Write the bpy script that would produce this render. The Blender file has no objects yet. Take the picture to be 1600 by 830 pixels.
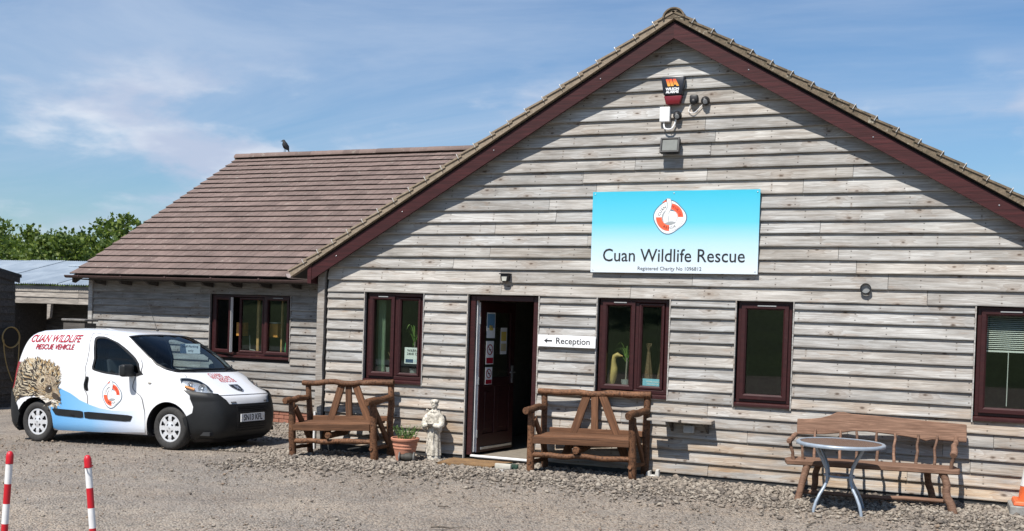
import bpy, bmesh, math, random
import numpy as np
from mathutils import Vector, Matrix, noise
from mathutils.geometry import delaunay_2d_cdt

random.seed(7)
R_ = math.radians
sc = bpy.context.scene
COL = sc.collection
PI = math.pi

# ------------------------------------------------------------------ camera
CAM = Vector((0.0, -12.3869, 1.806))
def set_camera():
    yaw, pit, roll = 0.3894, -0.0162, 0.0320
    F = Vector((-math.sin(yaw)*math.cos(pit), math.cos(yaw)*math.cos(pit), math.sin(pit)))
    R0 = Vector((math.cos(yaw), math.sin(yaw), 0)); U0 = R0.cross(F)
    Rv = R0*math.cos(roll) + U0*math.sin(roll)
    Uv = -R0*math.sin(roll) + U0*math.cos(roll)
    cd = bpy.data.cameras.new("camera"); co = bpy.data.objects.new("camera", cd); COL.objects.link(co)
    m = Matrix((( Rv.x, Uv.x, -F.x, CAM.x), (Rv.y, Uv.y, -F.y, CAM.y), (Rv.z, Uv.z, -F.z, CAM.z), (0, 0, 0, 1)))
    co.matrix_world = m
    cd.sensor_fit = 'HORIZONTAL'; cd.sensor_width = 36; cd.lens = 1619.9*36/1600
    cd.shift_y = 108.65/1600
    cd.clip_start = 0.05; cd.clip_end = 3000
    sc.camera = co
set_camera()

# ------------------------------------------------------------------ sky and sun
SUN_AZ, SUN_EL = R_(13), R_(55)        # azimuth: light travels to +Y, drifting to +X
def set_light():
    w = bpy.data.worlds.new("World"); sc.world = w; w.use_nodes = True
    nt = w.node_tree; N = nt.nodes; L = nt.links; N.clear()
    out = N.new('ShaderNodeOutputWorld'); bg = N.new('ShaderNodeBackground'); bg.inputs[1].default_value = 0.064
    sky = N.new('ShaderNodeTexSky'); sky.sky_type = 'NISHITA'; sky.sun_disc = False
    sky.sun_elevation = SUN_EL
    # the sun stands at -Y (behind the camera), a little to the left (-X)
    sky.sun_rotation = PI + SUN_AZ
    sky.air_density = 1.25; sky.dust_density = 0.6; sky.ozone_density = 3.0; sky.altitude = 100
    tc = N.new('ShaderNodeTexCoord'); sep = N.new('ShaderNodeSeparateXYZ'); L.new(tc.outputs['Generated'], sep.inputs[0])
    def M(op, a, b=None, c=None, clamp=False):
        n = N.new('ShaderNodeMath'); n.operation = op; n.use_clamp = clamp
        for i, v in enumerate((a, b, c)):
            if v is None: continue
            if isinstance(v, (int, float)): n.inputs[i].default_value = v
            else: L.new(v, n.inputs[i])
        return n.outputs[0]
    def ramp(v, a, b, ease='EASE'):
        n = N.new('ShaderNodeValToRGB'); n.color_ramp.interpolation = ease
        n.color_ramp.elements[0].position = a; n.color_ramp.elements[1].position = b
        L.new(v, n.inputs[0]); return n.outputs[0]
    zz = M('MAXIMUM', sep.outputs[2], 0.0)
    den = M('ADD', zz, 0.16)
    px = M('DIVIDE', sep.outputs[0], den); py = M('DIVIDE', sep.outputs[1], den)
    def cloud(sx, sy, sz, scale, detail, rough, dist=0.0, k=(0, 0, 0)):
        cmb = N.new('ShaderNodeCombineXYZ')
        L.new(M('MULTIPLY_ADD', px, sx, k[0]), cmb.inputs[0]); L.new(M('MULTIPLY_ADD', py, sy, k[1]), cmb.inputs[1])
        cmb.inputs[2].default_value = k[2]
        n = N.new('ShaderNodeTexNoise'); n.inputs['Scale'].default_value = scale
        n.inputs['Detail'].default_value = detail; n.inputs['Roughness'].default_value = rough
        n.inputs['Distortion'].default_value = dist
        L.new(cmb.outputs[0], n.inputs['Vector']); return n.outputs[0]
    # thin high cirrus
    c1 = cloud(0.55, 1.3, 1, 0.9, 8, 0.62, 0.8, (1.32, -3.87, 1.27))
    f1 = M('MULTIPLY', ramp(c1, 0.30, 0.82), 0.72)
    # small flat cumulus low over the horizon
    def puff(scale, detail, rough, k):
        cmb = N.new('ShaderNodeCombineXYZ'); L.new(M('ADD', sep.outputs[0], k[0]), cmb.inputs[0]); L.new(M('ADD', sep.outputs[1], k[1]), cmb.inputs[1]); L.new(M('MULTIPLY_ADD', sep.outputs[2], 2.6, k[2]), cmb.inputs[2])
        n = N.new('ShaderNodeTexNoise'); n.inputs['Scale'].default_value = scale; n.inputs['Detail'].default_value = detail; n.inputs['Roughness'].default_value = rough; n.inputs['Distortion'].default_value = .15
        L.new(cmb.outputs[0], n.inputs['Vector']); return n.outputs[0]
    c2 = puff(4.6, 8, 0.56, (-0.56, -4.56, 10.88))
    low = N.new('ShaderNodeMapRange'); low.clamp = True
    low.inputs[1].default_value = 0.25; low.inputs[2].default_value = 0.19; low.inputs[3].default_value = 0; low.inputs[4].default_value = 1
    L.new(sep.outputs[2], low.inputs[0])
    f2 = M('MULTIPLY', M('MULTIPLY', ramp(c2, 0.52, 0.68), low.outputs[0]), 0.92)
    # grey-lilac cloud undersides in the same cumulus
    c3 = cloud(1.0, 1.0, 1, 2.6, 5, 0.5, 0.0, (5.0, 1.0, 3.0))
    mixc = N.new('ShaderNodeMix'); mixc.data_type = 'RGBA'
    L.new(ramp(c3, 0.38, 0.62), mixc.inputs[0]); mixc.inputs[6].default_value = (5.6, 6.4, 8.2, 1); mixc.inputs[7].default_value = (8.3, 8.9, 9.9, 1)
    m1 = N.new('ShaderNodeMix'); m1.data_type = 'RGBA'; tn = N.new('ShaderNodeMix'); tn.data_type = 'RGBA'; tn.blend_type = 'MULTIPLY'; tn.inputs[0].default_value = 1.0; L.new(sky.outputs[0], tn.inputs[6]); tn.inputs[7].default_value = (.84, 1.06, 1.28, 1); L.new(f1, m1.inputs[0]); L.new(tn.outputs[2], m1.inputs[6]); m1.inputs[7].default_value = (6.0, 7.1, 8.9, 1)
    m2 = N.new('ShaderNodeMix'); m2.data_type = 'RGBA'; L.new(f2, m2.inputs[0]); L.new(m1.outputs[2], m2.inputs[6]); L.new(mixc.outputs[2], m2.inputs[7])
    L.new(m2.outputs[2], bg.inputs[0]); L.new(bg.outputs[0], out.inputs[0])
    ld = bpy.data.lights.new("sun", 'SUN'); ld.energy = 4.6; ld.angle = R_(0.53); ld.color = (1.0, 0.95, 0.88)
    lo = bpy.data.objects.new("sun", ld); COL.objects.link(lo)
    d = Vector((math.sin(SUN_AZ)*math.cos(SUN_EL), math.cos(SUN_AZ)*math.cos(SUN_EL), -math.sin(SUN_EL)))
    lo.rotation_euler = d.to_track_quat('-Z', 'Y').to_euler(); lo.location = (-6, -20, 30)
    sc.view_settings.view_transform = 'Standard'; sc.view_settings.look = 'None'
    sc.view_settings.exposure = 0.55; sc.view_settings.gamma = 1
set_light()

# ------------------------------------------------------------------ object helpers
WM = {}
def _mats(me, mats):
    for m in (mats if isinstance(mats, (list, tuple)) else [mats]): me.materials.append(m)
def link(o, parent=None, world=None):
    COL.objects.link(o)
    w = world if isinstance(world, Matrix) else Matrix.Translation(Vector(world) if world is not None else Vector())
    if parent is not None:
        o.parent = parent; o.matrix_basis = WM[parent.name].inverted() @ w
    else: o.matrix_basis = w
    WM[o.name] = w
    return o
def props(o, label=None, cat=None, group=None, kind=None):
    if label: o['label'] = label
    if cat: o['category'] = cat
    if group: o['group'] = group
    if kind: o['kind'] = kind
    return o
def thing(name, label, cat, world=(0, 0, 0), group=None):
    return props(link(bpy.data.objects.new(name, None), None, world), label, cat, group)

class MB:
    """collects polygons; coordinates are in world or local space as the caller likes"""
    def __init__(s): s.v = []; s.f = []; s.m = []
    def add(s, vs, fs, mi=0):
        o = len(s.v); s.v += [tuple(v) for v in vs]; s.f += [tuple(i+o for i in f) for f in fs]; s.m += [mi]*len(fs)
    def box(s, c, d, mi=0, mat=None, taper=1.0):
        x, y, z = d[0]/2, d[1]/2, d[2]/2; P = []
        for dz in (-1, 1):
            t = 1 if dz < 0 else taper
            for a, b in ((-1, -1), (1, -1), (1, 1), (-1, 1)): P.append(Vector((a*x*t, b*y*t, dz*z)))
        if mat is not None: P = [mat @ p for p in P]
        P = [p+Vector(c) for p in P]
        s.add(P, [(3, 2, 1, 0), (4, 5, 6, 7), (0, 1, 5, 4), (1, 2, 6, 5), (2, 3, 7, 6), (3, 0, 4, 7)], mi)
    def prism(s, poly, fn, d0, d1, mi=0):
        """poly: 2D loop; fn(x, y, d) -> point"""
        n = len(poly)
        s.add([fn(x, y, d0) for x, y in poly]+[fn(x, y, d1) for x, y in poly],
              [tuple(range(n))[::-1], tuple(range(n, 2*n))]+[(i, (i+1) % n, n+(i+1) % n, n+i) for i in range(n)], mi)
    def tube(s, pts, rad, k=10, mi=0, wob=0.0, seed=0, cap=True, flat=1.0):
        pts = [Vector(p) for p in pts]; n = len(pts)
        rad = [rad]*n if isinstance(rad, (int, float)) else rad
        t0 = (pts[1]-pts[0]).normalized(); up = Vector((0, 0, 1)) if abs(t0.z) < .9 else Vector((1, 0, 0))
        nrm = t0.cross(up).normalized(); V = []
        for i, p in enumerate(pts):
            t = (pts[min(i+1, n-1)]-pts[max(i-1, 0)]).normalized()
            nrm = (nrm-t*nrm.dot(t)).normalized(); b = t.cross(nrm)
            for j in range(k):
                a = 2*PI*j/k; r = rad[i]
                if wob: r *= 1+wob*noise.noise(Vector((p.x*6+seed*7.3, p.y*6+j*1.7, p.z*6)))
                V.append(p+nrm*math.cos(a)*r+b*math.sin(a)*r*flat)
        Fc = [(i*k+j, i*k+(j+1) % k, (i+1)*k+(j+1) % k, (i+1)*k+j) for i in range(n-1) for j in range(k)]
        if cap: Fc += [tuple(range(k))[::-1], tuple((n-1)*k+j for j in range(k))]
        s.add(V, Fc, mi)
    def lathe(s, prof, k=24, mi=0, mat=None, fn=None):
        V = []; n = len(prof)
        for i, (r, z) in enumerate(prof):
            for j in range(k):
                a = 2*PI*j/k; rr = r*(fn(a, z) if fn else 1)
                p = Vector((rr*math.cos(a), rr*math.sin(a), z)); V.append(mat @ p if mat is not None else p)
        s.add(V, [(i*k+j, i*k+(j+1) % k, (i+1)*k+(j+1) % k, (i+1)*k+j) for i in range(n-1) for j in range(k)], mi)
    def ball(s, c, r, k=12, l=8, mi=0, mat=None):
        r = (r, r, r) if isinstance(r, (int, float)) else r; V = []
        for i in range(l+1):
            for j in range(k):
                a, b = 2*PI*j/k, PI*i/l-PI/2
                p = Vector((r[0]*math.cos(a)*math.cos(b), r[1]*math.sin(a)*math.cos(b), r[2]*math.sin(b)))
                V.append((mat @ p if mat is not None else p)+Vector(c))
        s.add(V, [(i*k+j, i*k+(j+1) % k, (i+1)*k+(j+1) % k, (i+1)*k+j) for i in range(l) for j in range(k)], mi)
    def mesh(s, name, mats, smooth=False, origin=None, bevel=0.0, seg=1, fix=True, angle=None):
        me = bpy.data.meshes.new(name)
        vs = s.v if origin is None else [tuple(Vector(v)-Vector(origin)) for v in s.v]
        me.from_pydata(vs, [], s.f); me.polygons.foreach_set('material_index', s.m); _mats(me, mats)
        if fix or bevel:
            bm = bmesh.new(); bm.from_mesh(me)
            bmesh.ops.remove_doubles(bm, verts=bm.verts, dist=1e-5)
            bmesh.ops.recalc_face_normals(bm, faces=bm.faces)
            if bevel:
                ed = [e for e in bm.edges if len(e.link_faces) == 2 and e.calc_face_angle(0) > R_(40)]
                bmesh.ops.bevel(bm, geom=ed, offset=bevel, segments=seg, affect='EDGES', profile=.5, clamp_overlap=True)
            bm.to_mesh(me); bm.free()
        if smooth:
            me.polygons.foreach_set('use_smooth', [True]*len(me.polygons))
            if angle:
                try: me.set_sharp_from_angle(angle=angle)
                except Exception: pass
        me.update(); return me
    def build(s, name, mats, parent=None, origin=None, smooth=False, bevel=0.0, seg=1, angle=R_(40), local=False, fix=True):
        """vertices in world coordinates unless local (then in the parent's space)"""
        if local:
            o = bpy.data.objects.new(name, s.mesh(name, mats, smooth, origin, bevel, seg, fix, angle))
            COL.objects.link(o); o.parent = parent; o.location = origin or (0, 0, 0)
            WM[o.name] = (WM[parent.name] if parent else Matrix()) @ Matrix.Translation(Vector(origin or (0, 0, 0)))
            return o
        if origin is None:
            a = np.array(s.v); origin = tuple((a.min(0)+a.max(0))/2)
        return link(bpy.data.objects.new(name, s.mesh(name, mats, smooth, origin, bevel, seg, fix, angle)), parent, origin)

def copy_tree(o, world, label=None, group=None):
    """copies a thing with its parts and their sub-parts"""
    c = o.copy(); COL.objects.link(c); c.matrix_basis = world; WM[c.name] = world
    if label: c['label'] = label
    if group: c['group'] = group
    def rec(a, b):
        for ch in a.children:
            d = ch.copy(); COL.objects.link(d); d.parent = b; WM[d.name] = WM[b.name] @ d.matrix_basis; rec(ch, d)
    rec(o, c); return c

# ------------------------------------------------------------------ material helpers
class NB:
    def __init__(s, name):
        s.mat = bpy.data.materials.new(name); s.mat.use_nodes = True
        s.nt = s.mat.node_tree; s.N = s.nt.nodes; s.L = s.nt.links
        s.bsdf = s.N['Principled BSDF']; s.out = s.N['Material Output']
        s.tc = s.N.new('ShaderNodeTexCoord')
    def set(s, k, v):
        i = s.bsdf.inputs[k]
        if hasattr(v, 'is_linked') or hasattr(v, 'links'): s.L.new(v, i)
        elif isinstance(v, tuple) and len(v) == 3: i.default_value = (*v, 1)
        else: i.default_value = v
    def val(s, sock, v):
        if isinstance(v, (int, float)): sock.default_value = v
        elif isinstance(v, tuple): sock.default_value = (*v, 1) if len(v) == 3 and sock.type == 'RGBA' else v
        else: s.L.new(v, sock)
    def math(s, op, a, b=0.0, clamp=False):
        n = s.N.new('ShaderNodeMath'); n.operation = op; n.use_clamp = clamp
        s.val(n.inputs[0], a); s.val(n.inputs[1], b); return n.outputs[0]
    def vmap(s, scale=(1, 1, 1), vec=None, rnd=0.0, rot=(0, 0, 0)):
        v = vec or s.tc.outputs['Object']
        if rnd:
            oi = s.N.new('ShaderNodeObjectInfo'); mu = s.N.new('ShaderNodeVectorMath'); mu.operation = 'MULTIPLY_ADD'
            cb = s.N.new('ShaderNodeCombineXYZ')
            for i in range(3): s.L.new(oi.outputs['Random'], cb.inputs[i])
            s.L.new(cb.outputs[0], mu.inputs[0]); mu.inputs[1].default_value = (rnd, rnd*.7, rnd*1.3); s.L.new(v, mu.inputs[2]); v = mu.outputs[0]
        n = s.N.new('ShaderNodeMapping'); n.inputs['Scale'].default_value = scale; n.inputs['Rotation'].default_value = rot
        s.L.new(v, n.inputs[0]); return n.outputs[0]
    def noise(s, vec, scale=5, detail=4, rough=.55, dist=0.0):
        n = s.N.new('ShaderNodeTexNoise'); s.L.new(vec, n.inputs['Vector'])
        for k, v in (('Scale', scale), ('Detail', detail), ('Roughness', rough), ('Distortion', dist)): n.inputs[k].default_value = v
        return n.outputs[0]
    def voro(s, vec, scale=5, feat='F1', out='Distance', rand=1.0, flat=False):
        n = s.N.new('ShaderNodeTexVoronoi')
        if flat:
            n.voronoi_dimensions = '2D'; sp = s.N.new('ShaderNodeSeparateXYZ'); cb = s.N.new('ShaderNodeCombineXYZ'); s.L.new(vec, sp.inputs[0]); s.L.new(sp.outputs[0], cb.inputs[0]); s.L.new(sp.outputs[2], cb.inputs[1]); vec = cb.outputs[0]
        n.feature = feat; s.L.new(vec, n.inputs['Vector']); n.inputs['Scale'].default_value = scale
        n.inputs['Randomness'].default_value = rand; return n.outputs[out]
    def ramp(s, v, stops):
        n = s.N.new('ShaderNodeValToRGB'); e = n.color_ramp.elements
        while len(e) < len(stops): e.new(.5)
        for i, (p, c) in enumerate(stops):
            e[i].position = p; e[i].color = (c, c, c, 1) if isinstance(c, (int, float)) else (*c, 1)
        s.L.new(v, n.inputs[0]); return n.outputs[0]
    def mix(s, f, a, b, mode='MIX'):
        n = s.N.new('ShaderNodeMix'); n.data_type = 'RGBA'; n.blend_type = mode
        s.val(n.inputs[0], f); s.val(n.inputs[6], a); s.val(n.inputs[7], b); return n.outputs[2]
    def bump(s, h, strength=.3, dist=.01):
        n = s.N.new('ShaderNodeBump'); n.inputs['Strength'].default_value = strength; n.inputs['Distance'].default_value = dist
        s.L.new(h, n.inputs['Height']); s.L.new(n.outputs[0], s.bsdf.inputs['Normal'])
    def info(s, k):
        return s.N.new('ShaderNodeObjectInfo').outputs[k]

def plain(name, col, rough=.6, metal=0.0, var=.12, scale=14, bump=0.0, spec=.5, coat=0.0):
    b = NB(name); v = b.vmap(); n = b.noise(v, scale, 5, .6)
    lo = tuple(c*(1-var) for c in col); hi = tuple(min(1, c*(1+var)) for c in col)
    b.set('Base Color', b.ramp(n, [(.3, lo), (.7, hi)])); b.set('Roughness', rough); b.set('Metallic', metal)
    b.set('Specular IOR Level', spec); b.set('Coat Weight', coat)
    if bump: b.bump(b.noise(v, scale*6, 4, .6), bump, .004)
    return b.mat

def weatherboard_mat():
    b = NB('weathered_larch')
    v = b.vmap((.55, 6, 11), rnd=97.0)
    warp = b.noise(b.vmap((1.0, 3, 3.0), rnd=97.0), 1.6, 3, .5)
    # long growth-ring lines, bent round knots
    vk = b.vmap((1.55, 1, 3.3), rnd=31.0)
    kd = b.math('ADD', b.voro(vk, 1.0, flat=True), b.math('MULTIPLY', b.math('SUBTRACT', b.noise(b.vmap((30, 30, 60), rnd=3.), 1.0, 2, .5), .5), .03))
    ks = b.math('MULTIPLY', kd, b.math('ADD', .55, b.math('MULTIPLY', b.noise(b.vmap((.9, 1, 2.5), rnd=8.), 1.0, 1, .5), 1.1)))
    knot = b.ramp(ks, [(.018, 1.0), (.055, 0.0)])
    halo = b.ramp(kd, [(.05, 1.0), (.26, 0.0)])
    ring = b.math('ADD', b.math('MULTIPLY', b.noise(v, 1.0, 2, .5), 9.0), b.math('MULTIPLY', halo, 1.6))
    lines = b.math('FRACT', b.math('ADD', ring, b.math('MULTIPLY', warp, 2.0)))
    rl = b.ramp(lines, [(0.0, .25), (.55, .75), (.93, 1.0), (1.0, .2)])
    fine = b.noise(b.vmap((2.6, 60, 110), rnd=55.0), 1.0, 5, .7)
    streak = b.noise(b.vmap((1.5, 20, 46), rnd=23.0), 1.0, 6, .68, .35)
    blot = b.noise(b.vmap((1.1, 4, 4), rnd=13.0), 1.3, 5, .62)
    silver = b.ramp(blot, [(.25, (.19, .185, .175)), (.38, (.335, .325, .305)), (.54, (.45, .442, .42)), (.74, (.55, .542, .52))])
    warm = b.ramp(blot, [(.25, (.31, .20, .11)), (.48, (.47, .365, .255)), (.75, (.55, .49, .41))])
    wf = b.math('MULTIPLY', b.info('Alpha'), b.ramp(b.noise(b.vmap((.9, 5, 7), rnd=77.0), 1.6, 4, .6), [(.36, 0.0), (.58, 1.0)]))
    c = b.mix(wf, silver, warm)
    c = b.mix(b.math('MULTIPLY', b.math('SUBTRACT', 1.0, rl), .55), c, b.mix(wf, (.175, .145, .12), (.27, .135, .06)))
    c = b.mix(b.ramp(streak, [(.33, .55), (.46, 0.0)]), c, (.165, .145, .125))
    c = b.mix(b.ramp(streak, [(.56, 0.0), (.72, .55)]), c, (.66, .645, .61))
    c = b.mix(b.ramp(fine, [(.36, .55), (.52, 0.0)]), c, (.17, .15, .13))
    dirt = b.noise(b.vmap((.5, 2, 7), rnd=41.0), 2.0, 5, .7)
    c = b.mix(b.ramp(dirt, [(.64, 0.0), (.82, .5)]), c, (.12, .112, .105))
    # rusty brown staining in short runs
    rust = b.noise(b.vmap((1.6, 3, 9), rnd=61.0), 1.5, 5, .62)
    c = b.mix(b.ramp(rust, [(.60, 0.0), (.74, .42)]), c, (.26, .155, .085))
    c = b.mix(b.math('MULTIPLY', halo, .30), c, (.22, .15, .10))
    c = b.mix(b.math('MULTIPLY', knot, .90), c, (.085, .058, .042))
    c = b.mix(1.0, c, b.info('Color'), 'MULTIPLY')
    # nail heads, two to a fixing
    sp = b.N.new('ShaderNodeSeparateXYZ'); b.L.new(b.tc.outputs['Object'], sp.inputs[0])
    fx = b.math('SUBTRACT', b.math('FRACT', b.math('ADD', b.math('MULTIPLY', sp.outputs[0], 1/.62), b.info('Random'))), .5)
    dx = b.math('MULTIPLY', fx, .62)
    def nail(z0): dz = b.math('SUBTRACT', sp.outputs[2], z0); return b.math('SQRT', b.math('ADD', b.math('MULTIPLY', dx, dx), b.math('MULTIPLY', dz, dz)))
    nd = b.math('MINIMUM', nail(.035), nail(.105))
    c = b.mix(b.ramp(nd, [(.0055, .92), (.0085, 0.0)]), c, (.035, .028, .024))
    run = b.math('MULTIPLY', b.ramp(b.math('ABSOLUTE', dx), [(.004, 1.0), (.018, 0.0)]), b.ramp(b.noise(b.vmap((3, 1, 9), rnd=19.), 1.0, 3, .6), [(.52, 0.0), (.72, .5)]))
    c = b.mix(run, c, (.16, .11, .075))
    b.set('Base Color', c); b.set('Roughness', .82); b.set('Specular IOR Level', .25)
    b.bump(b.math('ADD', b.math('MULTIPLY', fine, .6), b.math('MULTIPLY', rl, .5)), .55, .004)
    return b.mat
M_BOARD = weatherboard_mat()

def dark_wood(name, a, bcol, sx=1.0, rough=.75):
    b = NB(name); v = b.vmap((sx, 12, 12), rnd=20.0)
    n = b.noise(v, 2.0, 5, .65, .4); fine = b.noise(b.vmap((3, 60, 60), rnd=5.0), 1.2, 3, .6)
    c = b.ramp(n, [(.3, a), (.7, bcol)]); c = b.mix(b.ramp(fine, [(.42, .5), (.6, 0.0)]), c, tuple(x*.45 for x in a))
    c = b.mix(1.0, c, b.ramp(b.info('Random'), [(0.0, .74), (1.0, 1.18)]), 'MULTIPLY'); worn = b.noise(b.vmap((sx*.8, 5, 5), rnd=33.), 1.5, 5, .65)
    c = b.mix(b.ramp(worn, [(.60, 0.0), (.78, .45)]), c, tuple(min(1, x*1.9) for x in bcol))
    b.set('Base Color', c); b.set('Roughness', rough); b.bump(fine, .4, .004); b.set('Specular IOR Level', .3); return b.mat
M_DARKBOARD = dark_wood('dark_boards', (.055, .050, .046), (.13, .118, .107))  # one dark tone for the left shed, soffits and trim
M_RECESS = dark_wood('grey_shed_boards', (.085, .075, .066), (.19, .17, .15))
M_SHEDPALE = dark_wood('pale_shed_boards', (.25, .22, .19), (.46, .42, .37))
def log_mat(name, a, bcol):
    b = NB(name); n = b.noise(b.vmap((4, 4, 4), rnd=20.0), 2.2, 6, .65, .6); f = b.noise(b.vmap((14, 14, 14), rnd=9.), 3.0, 4, .7)
    c = b.ramp(n, [(.28, a), (.72, bcol)]); c = b.mix(b.ramp(f, [(.38, .85), (.52, 0.0)]), c, tuple(x*.3 for x in a)); c = b.mix(1.0, c, b.ramp(b.info('Random'), [(0.0, .72), (1.0, 1.2)]), 'MULTIPLY')
    c = b.mix(b.ramp(b.noise(b.vmap((3, 3, 3), rnd=3.), 3.5, 3, .5), [(.66, 0.0), (.74, .5)]), c, (.33, .21, .13))
    b.set('Base Color', c); b.set('Roughness', .7); b.bump(b.math('ADD', n, f), .6, .008); b.set('Specular IOR Level', .3); return b.mat
M_LOG = log_mat('stained_log', (.085, .038, .018), (.205, .097, .048))
M_PLANK = dark_wood('stained_plank', (.100, .046, .023), (.205, .098, .050))
M_SLAB = dark_wood('oiled_slab', (.150, .082, .053), (.260, .155, .105), 1.6)
M_ENDG = plain('log_end_grain', (.33, .19, .10), .8, var=.25, scale=40)

def upvc():
    b = NB('mahogany_upvc'); n = b.noise(b.vmap((1.5, 30, 30), rnd=11.), 2.0, 4, .6)
    n2 = b.noise(b.vmap((5, 5, 5), rnd=5.), 3.0, 4, .6)
    c = b.ramp(n, [(.3, (.024, .0062, .0070)), (.7, (.044, .0105, .0110))])
    c = b.mix(b.ramp(n2, [(.55, 0.0), (.8, .16)]), c, (.10, .065, .055))
    b.set('Base Color', c); b.set('Roughness', .42); b.set('Specular IOR Level', .4); return b.mat
M_UPVC = upvc()
M_BARGE = dark_wood('barge_red', (.038, .0075, .0085), (.062, .0130, .0140), .8, .6)
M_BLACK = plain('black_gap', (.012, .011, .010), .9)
M_DPC = plain('damp_course_black', (.035, .036, .036), .7, var=.4, scale=9, bump=.4)
M_WHITEPL = plain('white_plastic', (.72, .72, .71), .45, var=.05)
M_GREYPL = plain('grey_plastic', (.30, .31, .31), .5, var=.1)
M_BLKPL = plain('black_plastic', (.009, .009, .010), .5, var=.2)
M_STEEL = plain('galvanised_steel', (.55, .56, .57), .42, .85, var=.15)
M_CLIP = plain('pale_verge_clip', (.50, .49, .46), .45, .3)
M_GUTTER = plain('brown_gutter', (.075, .045, .040), .45, var=.2)
M_GUTPINK = plain('faded_gutter_end', (.36, .30, .29), .5)
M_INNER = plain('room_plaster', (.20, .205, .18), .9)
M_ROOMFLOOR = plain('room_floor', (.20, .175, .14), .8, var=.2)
M_BRICK = plain('plinth_brick', (.27, .115, .075), .9, var=.3, scale=30, bump=.5)
M_MORTAR = plain('mortar', (.30, .27, .23), .95, var=.2, scale=60)

def glass(name, tint=(.80, .86, .84), refl=1.0):
    b = NB(name); b.N.remove(b.bsdf)
    tr = b.N.new('ShaderNodeBsdfTransparent'); tr.inputs[0].default_value = (*tint, 1)
    gl = b.N.new('ShaderNodeBsdfGlossy'); gl.inputs['Roughness'].default_value = .015; gl.inputs[0].default_value = (1, 1, 1, 1)
    lw = b.N.new('ShaderNodeLayerWeight'); lw.inputs[0].default_value = .5
    fr = b.math('ADD', .042, b.math('MULTIPLY', b.math('POWER', lw.outputs['Facing'], 5.0), .95))
    mx = b.N.new('ShaderNodeMixShader')
    b.L.new(b.math('MULTIPLY', fr, refl), mx.inputs[0]); b.L.new(tr.outputs[0], mx.inputs[1]); b.L.new(gl.outputs[0], mx.inputs[2])
    b.L.new(mx.outputs[0], b.out.inputs[0]); return b.mat
M_GLASS = glass('window_glass', (.84, .88, .85), .9)
M_CARGLASS = glass('car_glass', (.66, .76, .78), .7)
M_CLEAR = glass('clear_lens', (.93, .95, .96), 1.6)

def tile_mat():
    b = NB('concrete_tile'); v = b.vmap((1, 1, 1), rnd=50.)
    n = b.noise(v, 3.0, 6, .65); f = b.noise(v, 60, 4, .7)
    c = b.ramp(n, [(.3, (.150, .108, .093)), (.7, (.208, .152, .132))])
    c = b.mix(b.ramp(f, [(.35, .35), (.65, 0.0)]), c, (.10, .07, .065))
    c = b.mix(b.ramp(b.noise(v, 7, 3, .5), [(.64, 0.0), (.74, .55)]), c, (.30, .27, .23)); c = b.mix(b.ramp(b.noise(b.vmap((1, 1, 1), rnd=9.), 22, 2, .5), [(.70, 0.0), (.74, .8)]), c, (.42, .41, .35))
    rr = b.info('Random'); c = b.mix(1.0, c, b.ramp(rr, [(0.0, .78), (1.0, 1.12)]), 'MULTIPLY')
    b.set('Base Color', c); b.set('Roughness', .85); b.set('Specular IOR Level', .3); b.bump(f, .35, .004); return b.mat
M_TILE = tile_mat()
def verge_mat(name, a, c2, lich):
    b = NB(name); v = b.vmap((1, 1, 1), rnd=50.); n = b.noise(v, 7.0, 6, .7); f = b.noise(v, 26, 5, .7)
    c = b.ramp(n, [(.3, a), (.7, c2)]); c = b.mix(b.ramp(f, [(.52, 0.0), (.68, lich)]), c, (.045, .045, .025))
    c = b.mix(b.ramp(b.noise(v, 18, 3, .6), [(.60, 0.0), (.70, lich*.7)]), c, (.42, .40, .32))
    b.set('Base Color', c); b.set('Roughness', .95); b.bump(f, .7, .012); return b.mat
M_VERGE_CLEAN = verge_mat('bedding_mortar', (.20, .155, .11), (.30, .24, .175), .35)
M_VERGE_MOSS = verge_mat('mossy_verge', (.10, .076, .052), (.20, .155, .105), .85)

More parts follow.
